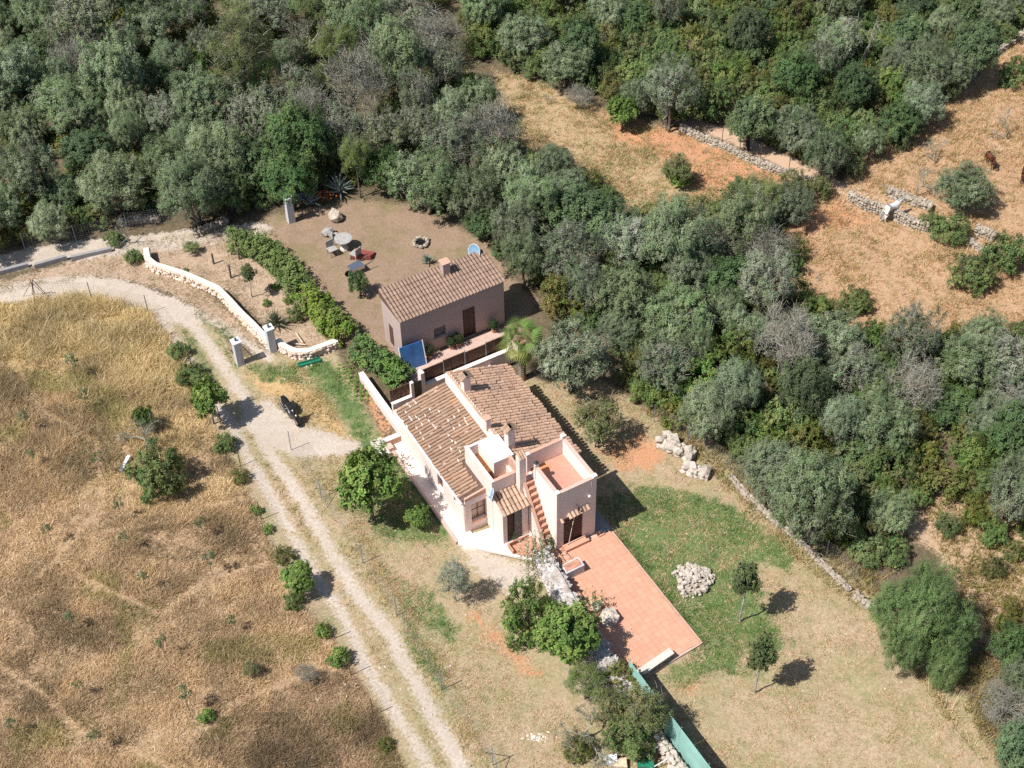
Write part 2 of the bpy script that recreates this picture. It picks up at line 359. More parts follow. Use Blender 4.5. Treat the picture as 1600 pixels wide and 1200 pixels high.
def vnoise(X, Y, sc, seed):
    g = np.random.default_rng(seed); T = g.random((64, 64)); x = X/sc; y = Y/sc
    i = np.floor(x).astype(int); j = np.floor(y).astype(int); fx = x-i; fy = y-j; fx = fx*fx*(3-2*fx); fy = fy*fy*(3-2*fy)
    a = T[i % 64, j % 64]; b = T[(i+1) % 64, j % 64]; c = T[i % 64, (j+1) % 64]; d = T[(i+1) % 64, (j+1) % 64]
    return (a*(1-fx)+b*fx)*(1-fy)+(c*(1-fx)+d*fx)*fy
flat = np.clip(np.maximum(np.abs(hx-2.5)/9, np.abs(hy+1)/13), 0, 1)
rough = np.clip((np.maximum(np.abs(hx-2.5)-7, np.abs(hy+1)-12))/3, 0, 1)
onroad = np.minimum(seg_dist(poly_w(TRACK_A), GX, GY), seg_dist(poly_w(TRACK_B), GX, GY))
rough *= np.clip((onroad-.5)/1.0, .12, 1)
GZ = rough*((vnoise(GX, GY, 2.3, 1)-.5)*.16+(vnoise(GX, GY, .7, 2)-.5)*.07)
nxv, nyv = len(gx), len(gy)
me = bpy.data.meshes.new('ground')
V = np.stack([GX, GY, GZ], -1).reshape(-1, 3)
idx = np.arange(nxv*nyv).reshape(nyv, nxv)
Q = np.stack([idx[:-1, :-1], idx[:-1, 1:], idx[1:, 1:], idx[1:, :-1]], -1).reshape(-1, 4)
me.vertices.add(len(V)); me.vertices.foreach_set('co', V.astype(np.float32).ravel())
me.loops.add(Q.size); me.loops.foreach_set('vertex_index', Q.ravel().astype(np.int32))
me.polygons.add(len(Q)); me.polygons.foreach_set('loop_start', (np.arange(len(Q))*4).astype(np.int32))
me.polygons.foreach_set('use_smooth', np.ones(len(Q), bool)); me.update(calc_edges=True)
def gattr(name, arr):
    a = me.attributes.new(name, 'FLOAT', 'POINT'); a.data.foreach_set('value', np.clip(arr, -1.5, 1.5).astype(np.float32).ravel())
def track(line, half): return half-seg_dist(poly_w(line), GX, GY)
grav = np.maximum.reduce([track(TRACK_A, .30), track(TRACK_B, .24), track(TRACK_C, .26), track(LANE, .80), sd_poly(poly_w(YARD), GX, GY)])
bend = poly_w([(-80, 455), (0, 446), (100, 428), (190, 436), (262, 462), (298, 482), (318, 508), (300, 515), (275, 505), (256, 505), (232, 490), (190, 476), (120, 466), (0, 474), (-80, 490)])
grav = np.maximum(grav, sd_poly(bend, GX, GY))
grav = np.maximum(grav, .75*sd_poly(poly_w([(720, 850), (830, 885), (850, 900), (800, 930), (740, 890)]), GX, GY))
gattr('gravel', grav); gattr('field', sd_field)
gattr('garden', np.maximum(sd_poly(poly_w(GARDEN), GX, GY), sd_poly(poly_w([(0, 440), (180, 392), (230, 400), (300, 440), (400, 520), (410, 550), (330, 500), (250, 450), (150, 430), (0, 460)]), GX, GY)))
gattr('nyard', sd_poly(poly_w(NYARD), GX, GY)); gattr('plot', np.maximum(sd_poly(poly_w(PLOT), GX, GY), sd_poly(poly_w([(380, 560), (520, 540), (600, 690), (760, 1200), (760, 1320), (600, 1320), (600, 1130), (500, 985), (420, 840), (330, 660), (262, 520), (225, 480), (330, 500)]), GX, GY)))
g = np.full(GX.shape, -1.5)
for pl, st in GREEN: g = np.maximum(g, np.minimum(sd_poly(poly_w(pl), GX, GY), 1)*1.0-(1-st)*.55)
gattr('green', g)
g = np.full(GX.shape, -1.5)
for pl, st in RED: g = np.maximum(g, np.minimum(sd_poly(poly_w(pl), GX, GY), 1)-(1-st)*.6)
gattr('red', g)
gattr('orangef', sd_poly(poly_w(ORANGE_F), GX, GY))
gattr('dryr', np.maximum.reduce([sd_poly(poly_w(DRYR), GX, GY), sd_poly(poly_w(DRYR2), GX, GY)]))
gattr('pathr', track(PATHR, .55)+0*GX); gattr('scrub', sd_poly(poly_w([(1350, 800), (1430, 770), (1520, 760), (1620, 820), (1620, 1080), (1540, 1010), (1500, 920), (1460, 860)]), GX, GY))
lower = np.clip((54-GY)/14, -1, 1); gattr('lower', lower)
gattr('darkpatch', sd_poly(poly_w([(430, 1080), (500, 1050), (560, 1062), (600, 1130), (640, 1215), (640, 1300), (420, 1300), (380, 1190)]), GX, GY))
gattr('golden', sd_poly(poly_w([(380, 585), (440, 580), (500, 620), (560, 690), (520, 680), (470, 630), (420, 620)]), GX, GY))
def ground_mat():
    k = N('ground_soil'); wv = k.co.outputs['Object']
    n1 = k.noise(.35, 5, .6); n2 = k.noise(1.6, 5, .65); n3 = k.noise(7, 4, .7); n4 = k.noise(26, 3, .7)
    def M(name, amp=.9, w=.18):
        a = k.attr(name); s_ = k.math('ADD', a, k.math('MULTIPLY', k.math('SUBTRACT', n2, .5), amp*1.6)); s_ = k.math('ADD', s_, k.math('MULTIPLY', k.math('SUBTRACT', n3, .5), amp*1.3))
        return k.rng(s_, -w, w)
    def tex(a, b, c, lo=.4, hi=.62):
        q = k.mix(k.rng(n3, lo, hi), a, b); return k.mix(k.rng(n2, .5, .72, 0, .85), q, c)
    c = tex((.10, .078, .048), (.185, .14, .09), (.07, .07, .033), .36, .6)
    gold = tex((.45, .325, .15), (.54, .41, .21), (.33, .265, .11)); brown = tex((.37, .245, .145), (.48, .345, .215), (.25, .16, .095)); brown = k.mix(M('darkpatch', 1.0, .4), brown, tex((.24, .145, .09), (.34, .22, .14), (.17, .12, .06)))
    lw = k.rng(k.math('ADD', k.attr('lower'), k.math('MULTIPLY', k.math('SUBTRACT', n1, .5), 3.2)), -.45, .55)
    c = k.mix(M('garden'), c, tex((.40, .285, .20), (.50, .375, .275), (.30, .205, .14)))
    c = k.mix(M('nyard', .5), c, k.mix(k.rng(n1, .5, .68), tex((.27, .185, .13), (.33, .235, .165), (.22, .17, .09)), tex((.20, .175, .085), (.26, .20, .11), (.15, .15, .06))))
    c = k.mix(M('plot', .4), c, k.mix(k.rng(n1, .3, .58, 0, .85), tex((.385, .27, .18), (.51, .385, .27), (.27, .225, .12)), tex((.29, .25, .135), (.39, .325, .19), (.18, .20, .08))))
    c = k.mix(M('orangef', .6), c, tex((.40, .275, .16), (.46, .335, .20), (.29, .25, .125)))
    c = k.mix(M('dryr', .6), c, tex((.41, .255, .15), (.49, .33, .205), (.29, .195, .10)))
    c = k.mix(M('scrub'), c, tex((.44, .30, .19), (.50, .36, .24), (.34, .24, .13)))
    c = k.mix(M('red', 1.5, .22), c, tex((.50, .24, .13), (.57, .31, .18), (.42, .235, .13)))
    c = k.mix(M('field', .4), c, k.mix(lw, gold, brown))
    c = k.mix(M('golden', 1.4, .2), c, tex((.48, .31, .15), (.54, .38, .20), (.36, .27, .13)))
    c = k.mix(M('green', 1.7, .28), c, tex((.095, .16, .05), (.20, .235, .10), (.065, .12, .038), .38, .66))
    c = k.mix(M('gravel', .7, .12), c, k.mix(k.rng(n1, .4, .7, 0, .6), tex((.48, .405, .335), (.57, .50, .425), (.41, .33, .26)), (.43, .345, .27)))
    c = k.mix(M('pathr', .4, .15), c, (.52, .36, .25))
    c = k.mix(k.rng(n4, .5, .75, 0, .45), c, k.mix(.5, c, (.06, .045, .03)))
    c = k.mix(k.rng(k.vor(16), .0, .12, .55, 0), c, k.mix(.45, c, (.85, .78, .68)))
    h = k.math('ADD', k.math('MULTIPLY', n3, .7), k.math('MULTIPLY', n4, .5)); k.bump(h, .75, .06)
    return k.out(c, .95, .1)
me.materials.append(ground_mat()); link('ground', me, kind='structure')
def ground_z(x, y):
    i = np.clip(np.searchsorted(gx, x)-1, 0, nxv-2); j = np.clip(np.searchsorted(gy, y)-1, 0, nyv-2)
    fx = (x-gx[i])/(gx[i+1]-gx[i]); fy = (y-gy[j])/(gy[j+1]-gy[j])
    return (GZ[j, i]*(1-fx)+GZ[j, i+1]*fx)*(1-fy)+(GZ[j+1, i]*(1-fx)+GZ[j+1, i+1]*fx)*fy
# ------------------------------------------------------------------ the pink house
RZH = math.atan2(BV[1], BV[0])
house = empty('house', P0, RZH, label='small pink plastered country house with terracotta tiled roofs, roof terrace and outside stair', cat='house')
def wall_x(mb, x0, x1, y0, y1, z0, z1, ops=()):      # wall running along x, openings (u0,u1,z0,z1)
    us = sorted(ops); u = x0
    for a, b, c, d in us:
        mb.box(u, a, y0, y1, z0, z1)
        if c > z0: mb.box(a, b, y0, y1, z0, c)
        if d < z1: mb.box(a, b, y0, y1, d, z1)
        u = b
    mb.box(u, x1, y0, y1, z0, z1)
def wall_y(mb, x0, x1, y0, y1, z0, z1, ops=()):
    u = y0
    for a, b, c, d in sorted(ops):
        mb.box(x0, x1, u, a, z0, z1)
        if c > z0: mb.box(x0, x1, a, b, z0, c)
        if d < z1: mb.box(x0, x1, a, b, d, z1)
        u = b
    mb.box(x0, x1, u, y1, z0, z1)
def part(fn, name, mat, parent=house, **k):
    mb = MB(); fn(mb); return mb.build(name, mat, parent, **k)
def LZ(x): return 2.33+(x/2.65)*.50          # top of the left roof deck
def RZ_(x): return 3.40-(x-2.85)*(1.12/3.2)   # right roof deck
# walls of the low wing
part(lambda m: wall_x(m, .0, 1.24, .0, .24, 0, 2.30, [(.30, 1.12, .66, 1.94)]), 'wall', M_WALL)
part(lambda m: m.prism([(0, 0), (1.24, 0), (1.24, .1), (0, .1)], 2.302, [2.47, 2.66, 2.66, 2.47]), 'gable_coping', M_SALMON)
part(lambda m: wall_y(m, .0, .24, .242, 6.7, 0, 2.28, [(.78, 1.15, 1.25, 1.72), (2.24, 2.78, .75, 1.85)]), 'wall', M_WALL)
part(lambda m: m.box(.242, 5.9, 6.46, 6.7, 0, 2.28), 'wall', M_WALL)
part(lambda m: m.box(5.66, 5.9, -.15, 6.458, 0, 2.18), 'wall', M_WALL)
part(lambda m: wall_y(m, 2.63, 2.86, 1.93, 6.72, 2.3, 3.47), 'dividing_wall', M_WHITE)
# front window
def win(x0, x1, z0, z1, y, nx, nz, name='window'):
    m = MB(); t = .045
    m.box(x0, x1, y, y+.05, z0, z0+t); m.box(x0, x1, y, y+.05, z1-t, z1); m.box(x0, x0+t, y, y+.05, z0+t, z1-t); m.box(x1-t, x1, y, y+.05, z0+t, z1-t)
    for i in range(1, nx): u = x0+(x1-x0)*i/nx; m.box(u-.018, u+.018, y+.003, y+.047, z0+t, z1-t)
    wn = m.build(name, M_FRAME, house)
    for i in range(nx):
        for j in range(nz):
            p = MB(); a = x0+(x1-x0)*i/nx+.03; b = x0+(x1-x0)*(i+1)/nx-.03; c = z0+(z1-z0)*j/nz+.025; d = z0+(z1-z0)*(j+1)/nz-.025
            p.box(a, b, y+.02, y+.03, c, d); p.build('pane', M_GLASS, wn)
            if j: q = MB(); q.box(a, b, y+.004, y+.046, c-.043, c-.007); q.build('glazing_bar', M_FRAME, wn)
    return wn
wn = win(.302, 1.118, .662, 1.938, .17, 2, 2)
part(lambda m: m.box(.27, 1.15, -.03, .17, .60, .658), 'sill', M_ORANGE, wn)
def swin(y0, y1, z0, z1, mt, sill=True):
    m = MB(); m.box(.13, .17, y0, y1, z0, z1); o = m.build('window', mt, house)
    for i in range(5):
        q = MB(); z = z0+(z1-z0)*(i+.2)/5; q.box(.10, .128, y0+.03, y1-.03, z, z+(z1-z0)*.12); q.build('shutter_slat', mt, o)
    if sill: q = MB(); q.box(-.07, .13, y0-.05, y1+.05, z0-.06, z0-.003); q.build('sill', M_WHITE, o)
swin(2.24, 2.78, .75, 1.85, M_BROWN); swin(.78, 1.15, 1.25, 1.72, M_ORANGE, False)
# roofs
def tile_mesh(name, mat, ln=.40, r0=.088, r1=.074, n=6, h=1.0):
    m = MB(); v = []; f = []
    for x, r in ((0, r0), (ln, r1)):
        for k in range(n+1):
            a = math.pi*k/n; v.append((x, -r*math.cos(a), r*math.sin(a)*h))
    for k in range(n+1):
        a = math.pi*k/n; v.append((0, -(r0-.016)*math.cos(a), (r0-.016)*math.sin(a)*h))
    for k in range(n):
        f.append((k, n+1+k, n+2+k, k+1)); f.append((k, k+1, 2*(n+1)+k+1, 2*(n+1)+k))
    m.add(v, f); return m.mesh(name, mat, False)
TILE = tile_mesh('barrel_tile', M_TILE); TILEL = tile_mesh('barrel_tile', M_TILEL)
ROOF_L = MB(); ROOF_L.prism([(-.12, .08), (1.1, .08), (1.1, 1.93), (2.63, 1.93), (2.63, 6.76), (-.12, 6.76)], 2.285, [LZ(-.12), LZ(1.1), LZ(1.1), LZ(2.63), LZ(2.63), LZ(-.12)])
roofL = ROOF_L.build('roof', M_UNDER, house)
slL = math.atan(.5/2.65); mort = MB(); wfn = vnoise
for i in range(33):
    y = .42+i*.196
    for j in range(8):
        x = -.17+j*.345+random.uniform(-.05,.05)
        if y < 2.03 and x > .80: continue
        if x > 2.40: continue
        o = link('barrel_tile', TILEL, roofL, (x, y+random.uniform(-.008, .008), LZ(x)+.022+random.uniform(-.004, .006)))
        o.rotation_euler = (random.uniform(-.05, .05), -slL+.045, random.uniform(-.03, .03)); o.scale = (random.uniform(.97, 1.03), random.uniform(.95, 1.06), 1)
        pm = .5 if (y > 4.2 and x < .9 and y+x > 5.3) else (.2 if 2.4 < y-.3*x < 4.4 and x > .7 else .03)
        if random.random() < pm: mort.box(x-.012, x+.02, y-.085, y+.085, LZ(x)+.02, LZ(x)+.112)
        if random.random() < .06: mort.box(x+.02, x+.2, y+.085, y+.112, LZ(x)+.0, LZ(x)+.055)
mort.build('mortar_pointing', M_MORTAR, roofL, kind='stuff')
ROOF_R = MB(); ROOF_R.prism([(2.862, -.16), (6.05, -.16), (6.05, 6.74), (2.862, 6.74)], 2.19, [RZ_(2.862), RZ_(6.05), RZ_(6.05), RZ_(2.862)])
roofR = ROOF_R.build('roof', M_UNDER, house)
rt = MB(); tv = np.zeros((TILE.vertices.__len__()*3)); TILE.vertices.foreach_get('co', tv); tv = tv.reshape(-1, 3); tf = [tuple(p.vertices) for p in TILE.polygons]
slR = math.atan(1.12/3.2)
def add_tile(mb, x, y, z, slope, yaw, tone, s=(1, 1, 1)):
    m = np.array(Matrix.Rotation(yaw, 3, 'Z') @ Matrix.Rotation(slope, 3, 'Y')); mb.add((tv*np.array(s))@m.T+np.array([x, y, z]), tf, (tone,)*3)
for i in range(35):
    y = .0+i*.198
    for j in range(10):
        x = 6.14-j*.335+random.uniform(-.07,.07)
        add_tile(rt, x, y+random.uniform(-.01, .01), RZ_(x)+.022, -slR+.045, math.pi+random.uniform(-.03, .03), min(1, max(0, random.gauss(.45, .22))), (1, random.uniform(.95, 1.08), 1))
rt.build('roof_tiling', M_TILEA, roofR, kind='stuff')
rr = MB()
for i in range(21): add_tile(rr, 2.745, 2.02+i*.225, 3.47, 0, math.pi/2, random.random(), (.62, .75, .6))
for i in range(12): add_tile(rr, 2.2-i*.2, 6.72, LZ(2.2-i*.2)+.05, slL, math.pi, random.random(), (.9, .7, .6))
rr.build('ridge_tiling', M_TILEA, roofL, kind='stuff')
m = MB(); m.tube([(-.2, -.04, 2.30), (-.2, 6.8, 2.33)], .05, 8); m.build('gutter', M_WPOST, house)
m = MB(); m.tube([(-.2, .02, 2.30), (-.06, .05, 2.1), (-.05, .05, .12)], .03, 6); m.build('downpipe', M_WALL, house)
# small terrace over the porch
x0, x1, y0, y1 = 1.10, 2.62, -.60, 1.93; T = .13
part(lambda m: m.box(x0, x0+T, y0, y1, 0.1, 3.6), 'terrace_wall', M_WALL)
part(lambda m: m.box(x0+T, 2.36, y0, y0+T, 2.2, 3.56), 'terrace_wall', M_WALL)
part(lambda m: m.box(x0+T, x1, y1-T, y1, 2.3, 3.6), 'terrace_wall', M_WALL)
part(lambda m: m.box(x0+T, 2.60, y0+T, y1-T, 2.5, 2.62), 'terrace_floor', M_STEP)
part(lambda m: m.box(x0-.02, x0+T+.02, y0-.02, y1+.02, 3.602, 3.632), 'coping', M_WALL)
part(lambda m: m.box(x0+T+.022, 2.36, y0-.02, y0+T+.02, 3.562, 3.60), 'coping', M_SALMON)
part(lambda m: m.box(1.74, 2.80, .33, 1.798, 2.622, 3.66), 'water_tank_block', M_WHITE)
part(lambda m: m.box(1.5, 1.738, .55, 1.75, 2.622, 2.95), 'terrace_bench', M_ORANGE)
part(lambda m: m.box(2.36, 3.045, -.2, .328, 2.2, 3.1), 'terrace_wall', M_WALL)
part(lambda m: m.box(2.50, 2.62, y0+T, .328, 3.1, 3.75), 'parapet', M_SALMON)
# porch
part(lambda m: m.box(1.12, 1.26, -1.5, -.602, 0, 2.28), 'porch_wall', M_WALL)
part(lambda m: wall_x(m, 1.262, 2.46, -1.5, -1.36, 0, 2.26, [(1.345, 2.135, .05, 2.1)]), 'porch_wall', M_WALL)
part(lambda m: m.box(2.46, 2.60, -1.30, -.2, 0, 2.5), 'porch_wall', M_WALL)
part(lambda m: m.box(2.462, 2.60, -1.5, -1.302, 0, .72), 'porch_wall', M_SALMON)
PR = MB(); PR.add([(1.10, -1.62, 2.262), (2.44, -1.62, 2.262), (2.44, -.36, 2.80), (1.10, -.36, 2.80), (1.10, -1.62, 2.31), (2.44, -1.62, 2.31), (2.44, -.36, 2.86), (1.10, -.36, 2.86)], [(3, 2, 1, 0), (4, 5, 6, 7), (0, 1, 5, 4), (1, 2, 6, 5), (2, 3, 7, 6), (3, 0, 4, 7)])
pr = PR.build('porch_roof', M_UNDER, house)
for i in range(7):
    for j in range(4):
        x = 1.17+i*.2; y = -1.68+j*.325; z = 2.33+(y+1.62)*.436
        o = link('barrel_tile', TILE, pr, (x, y, z)); o.rotation_euler = (0, -.41+.03, math.pi/2+random.uniform(-.03, .03)); o.scale = (1, 1.05, 1.1)
d1 = MB(); d1.box(1.35, 1.74, -1.40, -1.362, .06, 2.09)
dd = d1.build('door', M_WOOD, house)
for i in range(4): q = MB(); q.box(1.36+i*.095, 1.445+i*.095, -1.415, -1.402, .08, 2.05); q.build('plank', M_WOOD, dd)
d2 = MB(); d2.box(1.745, 2.13, -1.47, -1.43, .06, 2.09); dd = d2.build('door', M_WOODG, house)
for i in range(4): q = MB(); q.box(1.755+i*.094, 1.838+i*.094, -1.486, -1.472, .08, 2.07); q.build('plank', M_WOODG, dd)
q = MB(); q.box(1.77, 1.79, -1.52, -1.488, 1.0, 1.12); q.build('handle', M_DGREY, dd)
part(lambda m: [m.box(1.2, 2.34, -1.78, -1.72, .12, .38), m.box(1.2, 1.26, -2.25, -1.782, .12, .38)], 'door_planter', M_STEP)
# stair
ns = 11; ys, ye, zs, ze = -2.78, -.92, .16, 3.10
for i in range(ns):
    a = ys+(ye-ys)*i/ns; z = zs+(ze-zs)*(i+1)/ns
    part(lambda m: [m.box(2.63, 3.04, a, a+(ye-ys)/ns+.001*i if i < ns-1 else ye, 0 if z < .6 else z-.55, z-.03), m.box(2.63, 3.04, a-.025, a+(ye-ys)/ns-.027, z-.028, z)], 'step', M_STEP)
part(lambda m: m.box(2.63, 3.04, -.92, -.2, 2.95, 3.12), 'landing', M_SALMON)
ch = MB(); sl_ = (ze-zs)/(ye-ys); pts = [(-2.95, 0), (-.2, 0), (-.2, 3.22), (-.92, 3.22), (-2.80, .42), (-2.95, .38)]
v = [(2.505, y, z) for y, z in pts]+[(2.622, y, z) for y, z in pts]; n_ = len(pts)
ch.add(v, [tuple(range(n_))[::-1], tuple(range(n_, 2*n_))]+[(i, (i+1) % n_, n_+(i+1) % n_, n_+i) for i in range(n_)]); ch.build('stair_wall', M_WALL, house)
cp_ = MB(); pts = [(-2.97, .382), (-2.80, .432), (-.92, 3.235), (-.6, 3.235), (-.6, 3.275), (-.95, 3.275), (-2.82, .48), (-2.97, .43)]
v = [(2.49, y, z) for y, z in pts]+[(2.637, y, z) for y, z in pts]; n_ = len(pts)
cp_.add(v, [tuple(range(n_))[::-1], tuple(range(n_, 2*n_))]+[(i, (i+1) % n_, n_+(i+1) % n_, n_+i) for i in range(n_)]); cp_.build('stair_coping', M_SALMON, house)
# tower
X0, X1, Y0, Y1, ZP = 3.05, 5.13, -3.05, -.2, 4.04; T = .14
part(lambda m: wall_x(m, X0, X1, Y0, Y0+T, 0, ZP, [(3.42, 4.44, .10, 2.12)]), 'tower_wall', M_WALL)
part(lambda m: m.box(X0, X0+T, Y0+T+.001, -1.04, 0, ZP), 'tower_wall', M_WHITE)
part(lambda m: m.box(X0, X0+T, -1.039, Y1-T-.001, 0, 3.12), 'tower_wall', M_WHITE)
part(lambda m: m.box(X1-T, X1, Y0+T+.001, Y1-T-.001, 0, ZP), 'tower_wall', M_WHITE)
part(lambda m: m.box(X0, X1, Y1-T, Y1, 0, ZP), 'tower_wall', M_WALL)
part(lambda m: m.box(X0+T+.001, X1-T-.001, Y0+T+.001, Y1-T-.001, 2.95, 3.12), 'terrace_floor', M_SPECK)
for i in range(5):
    for j in range(3):
        if (i, j) in ((4, 2), (3, 2)): continue
        part(lambda m: m.box(X0+T+.05+i*.17, X0+T+.21+i*.17, Y1-T-.30-j*.17, Y1-T-.14-j*.17, 3.122, 3.128), 'floor_tile', M_ORANGE)
part(lambda m: m.box(X0-.02, X1+.02, Y0-.02, Y0+T+.01, ZP+.002, ZP+.035), 'coping', M_CAP)
part(lambda m: m.box(X1-T-.01, X1+.02, Y0+T+.012, Y1+.02, ZP+.002, ZP+.035), 'coping', M_CAP)
part(lambda m: m.box(X0-.02, X0+T+.01, Y0+T+.012, -1.02, ZP+.002, ZP+.035), 'coping', M_CAP)
part(lambda m: m.box(X0, X1-T-.012, Y1-T-.01, Y1+.02, ZP+.002, ZP+.035), 'coping', M_SALMON)
for (cx, cy, h) in ((X1-.07, Y1-.07, .2), (X1-.07, Y0+.07, .09), (X0+.07, Y0+.07, .06)):
    part(lambda m: m.box(cx-.10, cx+.10, cy-.10, cy+.10, ZP+.037, ZP+.037+h), 'pier_cap', M_WHITE)
part(lambda m: m.box(X0-.03, X0+.17, -1.22, -1.04, 3.3, 4.26), 'pier', M_WALL)
part(lambda m: m.tube([(X0+.07, -1.13, 4.26), (X0+.07, -1.13, 4.33), (X0+.07, -1.13, 4.42)], [.10, .12, .03], 8), 'lantern', M_DGREY)
part(lambda m: m.box(2.98, 3.16, -.55, -.36, 3.0, 4.32), 'pier', M_WALL)
dd = part(lambda m: m.box(3.425, 3.93, Y0+.07, Y0+.11, .11, 2.11), 'door', M_WOOD)
for i in range(9): q = MB(); q.box(3.46, 3.90, Y0+.055, Y0+.068, .2+i*.205, .36+i*.205); q.build('louvre_slat', M_WOOD, dd)
dd = part(lambda m: m.box(3.94, 4.435, Y0+.07, Y0+.11, .11, 2.11), 'door', M_WOOD)
for i in range(9): q = MB(); q.box(3.97, 4.40, Y0+.055, Y0+.068, .2+i*.205, .36+i*.205); q.build('louvre_slat', M_WOOD, dd)
q = MB(); q.tube([(3.62, Y0-.10, .2), (3.98, Y0-.05, 2.25)], .016, 5); q.build('door_bar', M_WALL, dd)
aw = part(lambda m: m.box(3.55, 4.75, Y0-.10, Y0-.002, 2.28, 2.33), 'door_hood', M_SALMON)
for i in range(6):
    o = link('barrel_tile', TILE, aw, (3.68+i*.19, Y0-.26, 2.28+.012*i)); o.rotation_euler = (0, -.38, math.pi/2); o.scale = (.75, 1, 1)
o = link('barrel_tile', TILE, aw, (3.28, Y0-.2, 2.16)); o.rotation_euler = (0, -.38, math.pi/2); o.scale = (.55, .9, .9)
part(lambda m: [m.tube([(4.1, Y0, 2.75), (4.1, Y0-.14, 2.82), (4.1, Y0-.2, 2.74)], .018, 5), m.tube([(4.1, Y0-.2, 2.76), (4.1, Y0-.2, 2.6), (4.1, Y0-.2, 2.56)], [.03, .06, .02], 6)], 'wall_lamp', M_BLACK)
part(lambda m: [m.ico((4.72, Y0-.08, 3.05), .08, jit=.05)], 'wall_lamp', M_WHITE)
part(lambda m: [m.box(4.84, 4.88, Y0-.03, Y0-.002, 3.5, 3.9), m.box(4.94, 4.97, Y0-.03, Y0-.002, 3.2, 3.52), m.box(4.78, 4.94, Y0-.03, Y0-.002, 3.2, 3.23)], 'conduit', M_WHITE)
# chimneys
def chimney(x, y, z0, z1, s=.17, cap='gable', capm=M_TILEA):
    c = part(lambda m: m.box(x-s, x+s, y-s, y+s, z0, z1), 'chimney', M_WALL)
    k = MB()
    if cap == 'gable':
        h = .22; k.add([(x-s-.05, y-s, z1), (x+s+.05, y-s, z1), (x, y-s, z1+h), (x-s-.05, y+s, z1), (x+s+.05, y+s, z1), (x, y+s, z1+h)], [(0, 1, 2), (5, 4, 3), (0, 3, 4, 1)])
        k.build('gable_block', M_WALL, c); hole = MB(); hole.tube([(x+.03, y-s-.006, z1+.06), (x+.03, y-s+.02, z1+.06)], .045, 7); hole.build('smoke_hole', M_BLACK, c)
        for s_ in (-1, 1):
            for i in range(4):
                o = link('barrel_tile', TILE, c, (x+s_*(s+.13), y-s+.01+i*.11, z1-.045)); o.rotation_euler = (0, -.70 if s_ < 0 else .70, 0 if s_ < 0 else 0)
                if s_ > 0: o.rotation_euler = (0, .70, 0); o.rotation_euler = (Matrix.Rotation(math.pi, 3, 'Z') @ Matrix.Rotation(-.70, 3, 'Y')).to_euler()
                o.scale = (.9, .68, .8)
    elif cap == 'shed':
        for i in range(3):
            for j in range(2):
                o = link('barrel_tile', TILE, c, (x-s+.06+i*.13, y-s-.06+j*.18, z1+.02+j*.08)); o.rotation_euler = (0, -.42, math.pi/2); o.scale = (.62, .75, .8)
        k.box(x-s, x+s, y-s, y+s, z1+.001, z1+.02); k.build('cap_slab', M_WALL, c)
    else:
        k.box(x-s-.04, x+s+.04, y-s-.04, y+s+.04, z1+.001, z1+.07); k.build('cap_slab', M_SALMON, c)
    return c
chimney(3.03, 5.33, 3.2, 4.28, .18); chimney(3.00, 1.05, 3.0, 4.62, .18)
chimney(2.50, -.84, 2.2, 4.80, .17, 'shed'); chimney(2.66, 2.55, 3.4, 4.10, .12, 'slab')
# patio round the house
part(lambda m: m.prism([(-.62, 7.0), (-.62, -.35), (-.55, -.75), (.93, -2.02), (1.75, -2.95), (2.5, -2.95), (2.5, -.5), (0.2, -.2), (0.2, 7.0)], -.05, .13), 'patio_slab', M_WHITE)
part(lambda m: m.prism([(1.262, -1.79), (1.262, -2.22), (1.7, -2.75), (2.49, -2.85), (2.49, -1.79)], .131, .15), 'patio_tiles', M_STEP)
part(lambda m: [m.box(-.74, -.622, -.3, 6.6, -.05, .2)], 'patio_kerb', M_CAP)
part(lambda m: [m.prism([(-.64, -.35), (-.72, -.5), (.85, -2.12), (1.72, -3.02), (2.4, -3.02), (2.4, -2.94), (1.76, -2.94), (.93, -2.02)], .132, .26)], 'patio_kerb', M_WHITE)
part(lambda m: m.prism([(-1.3, 6.25), (-.76, 6.25), (-.76, 7.45), (-1.35, 7.45)], -.05, .18), 'entrance_slab', M_PALE)
part(lambda m: m.prism([(5.15, -3.3), (5.95, -3.3), (5.95, -.4), (5.15, -.4)], -.05, .06), 'side_path', M_GREYC)
part(lambda m: m.prism([(6.0, 5.9), (7.2, 6.6), (7.2, 7.9), (6.0, 7.9)], -.05, .08), 'side_path', M_PALE)
# walls beside the house (things of their own)
def hthing(fn, name, mat, label, cat, group=None):
    m = MB(); fn(m); o = m.build(name, mat); o.location = tuple(P0); o.rotation_euler = (0, 0, RZH); return tag(o, label, cat, group)
bw = empty('boundary_wall', P0, RZH, label='low white capped wall along the brown planting strip left of the tiled house', cat='wall')
part(lambda m: m.box(.10, .32, 6.95, 11.6, 0, .58), 'wall_body', M_WALL, bw)
part(lambda m: m.box(.07, .35, 6.95, 11.62, .582, .62), 'coping', M_WHITE, bw)
part(lambda m: m.box(-.85, .099, 6.72, 6.95, 0, .50), 'wall_body', M_SALMON, bw)
part(lambda m: m.box(-.88, .069, 6.70, 6.97, .502, .54), 'coping', M_WHITE, bw)
part(lambda m: m.box(-.85, -.60, 6.3, 6.69, .0, .4), 'wall_pier', M_CAP, bw)
pw = empty('garden_wall', P0, RZH, label='pink rendered wall behind the tiled house carrying the reed screen', cat='wall')
part(lambda m: m.box(2.35, 7.3, 8.60, 8.78, 0, 1.12), 'wall_body', M_WALL, pw); part(lambda m: m.box(2.30, 7.3, 8.57, 8.81, 1.122, 1.16), 'coping', M_WHITE, pw)
part(lambda m: m.box(2.15, 2.36, 8.5, 8.85, 0, 2.15), 'pillar', M_WALL, pw)
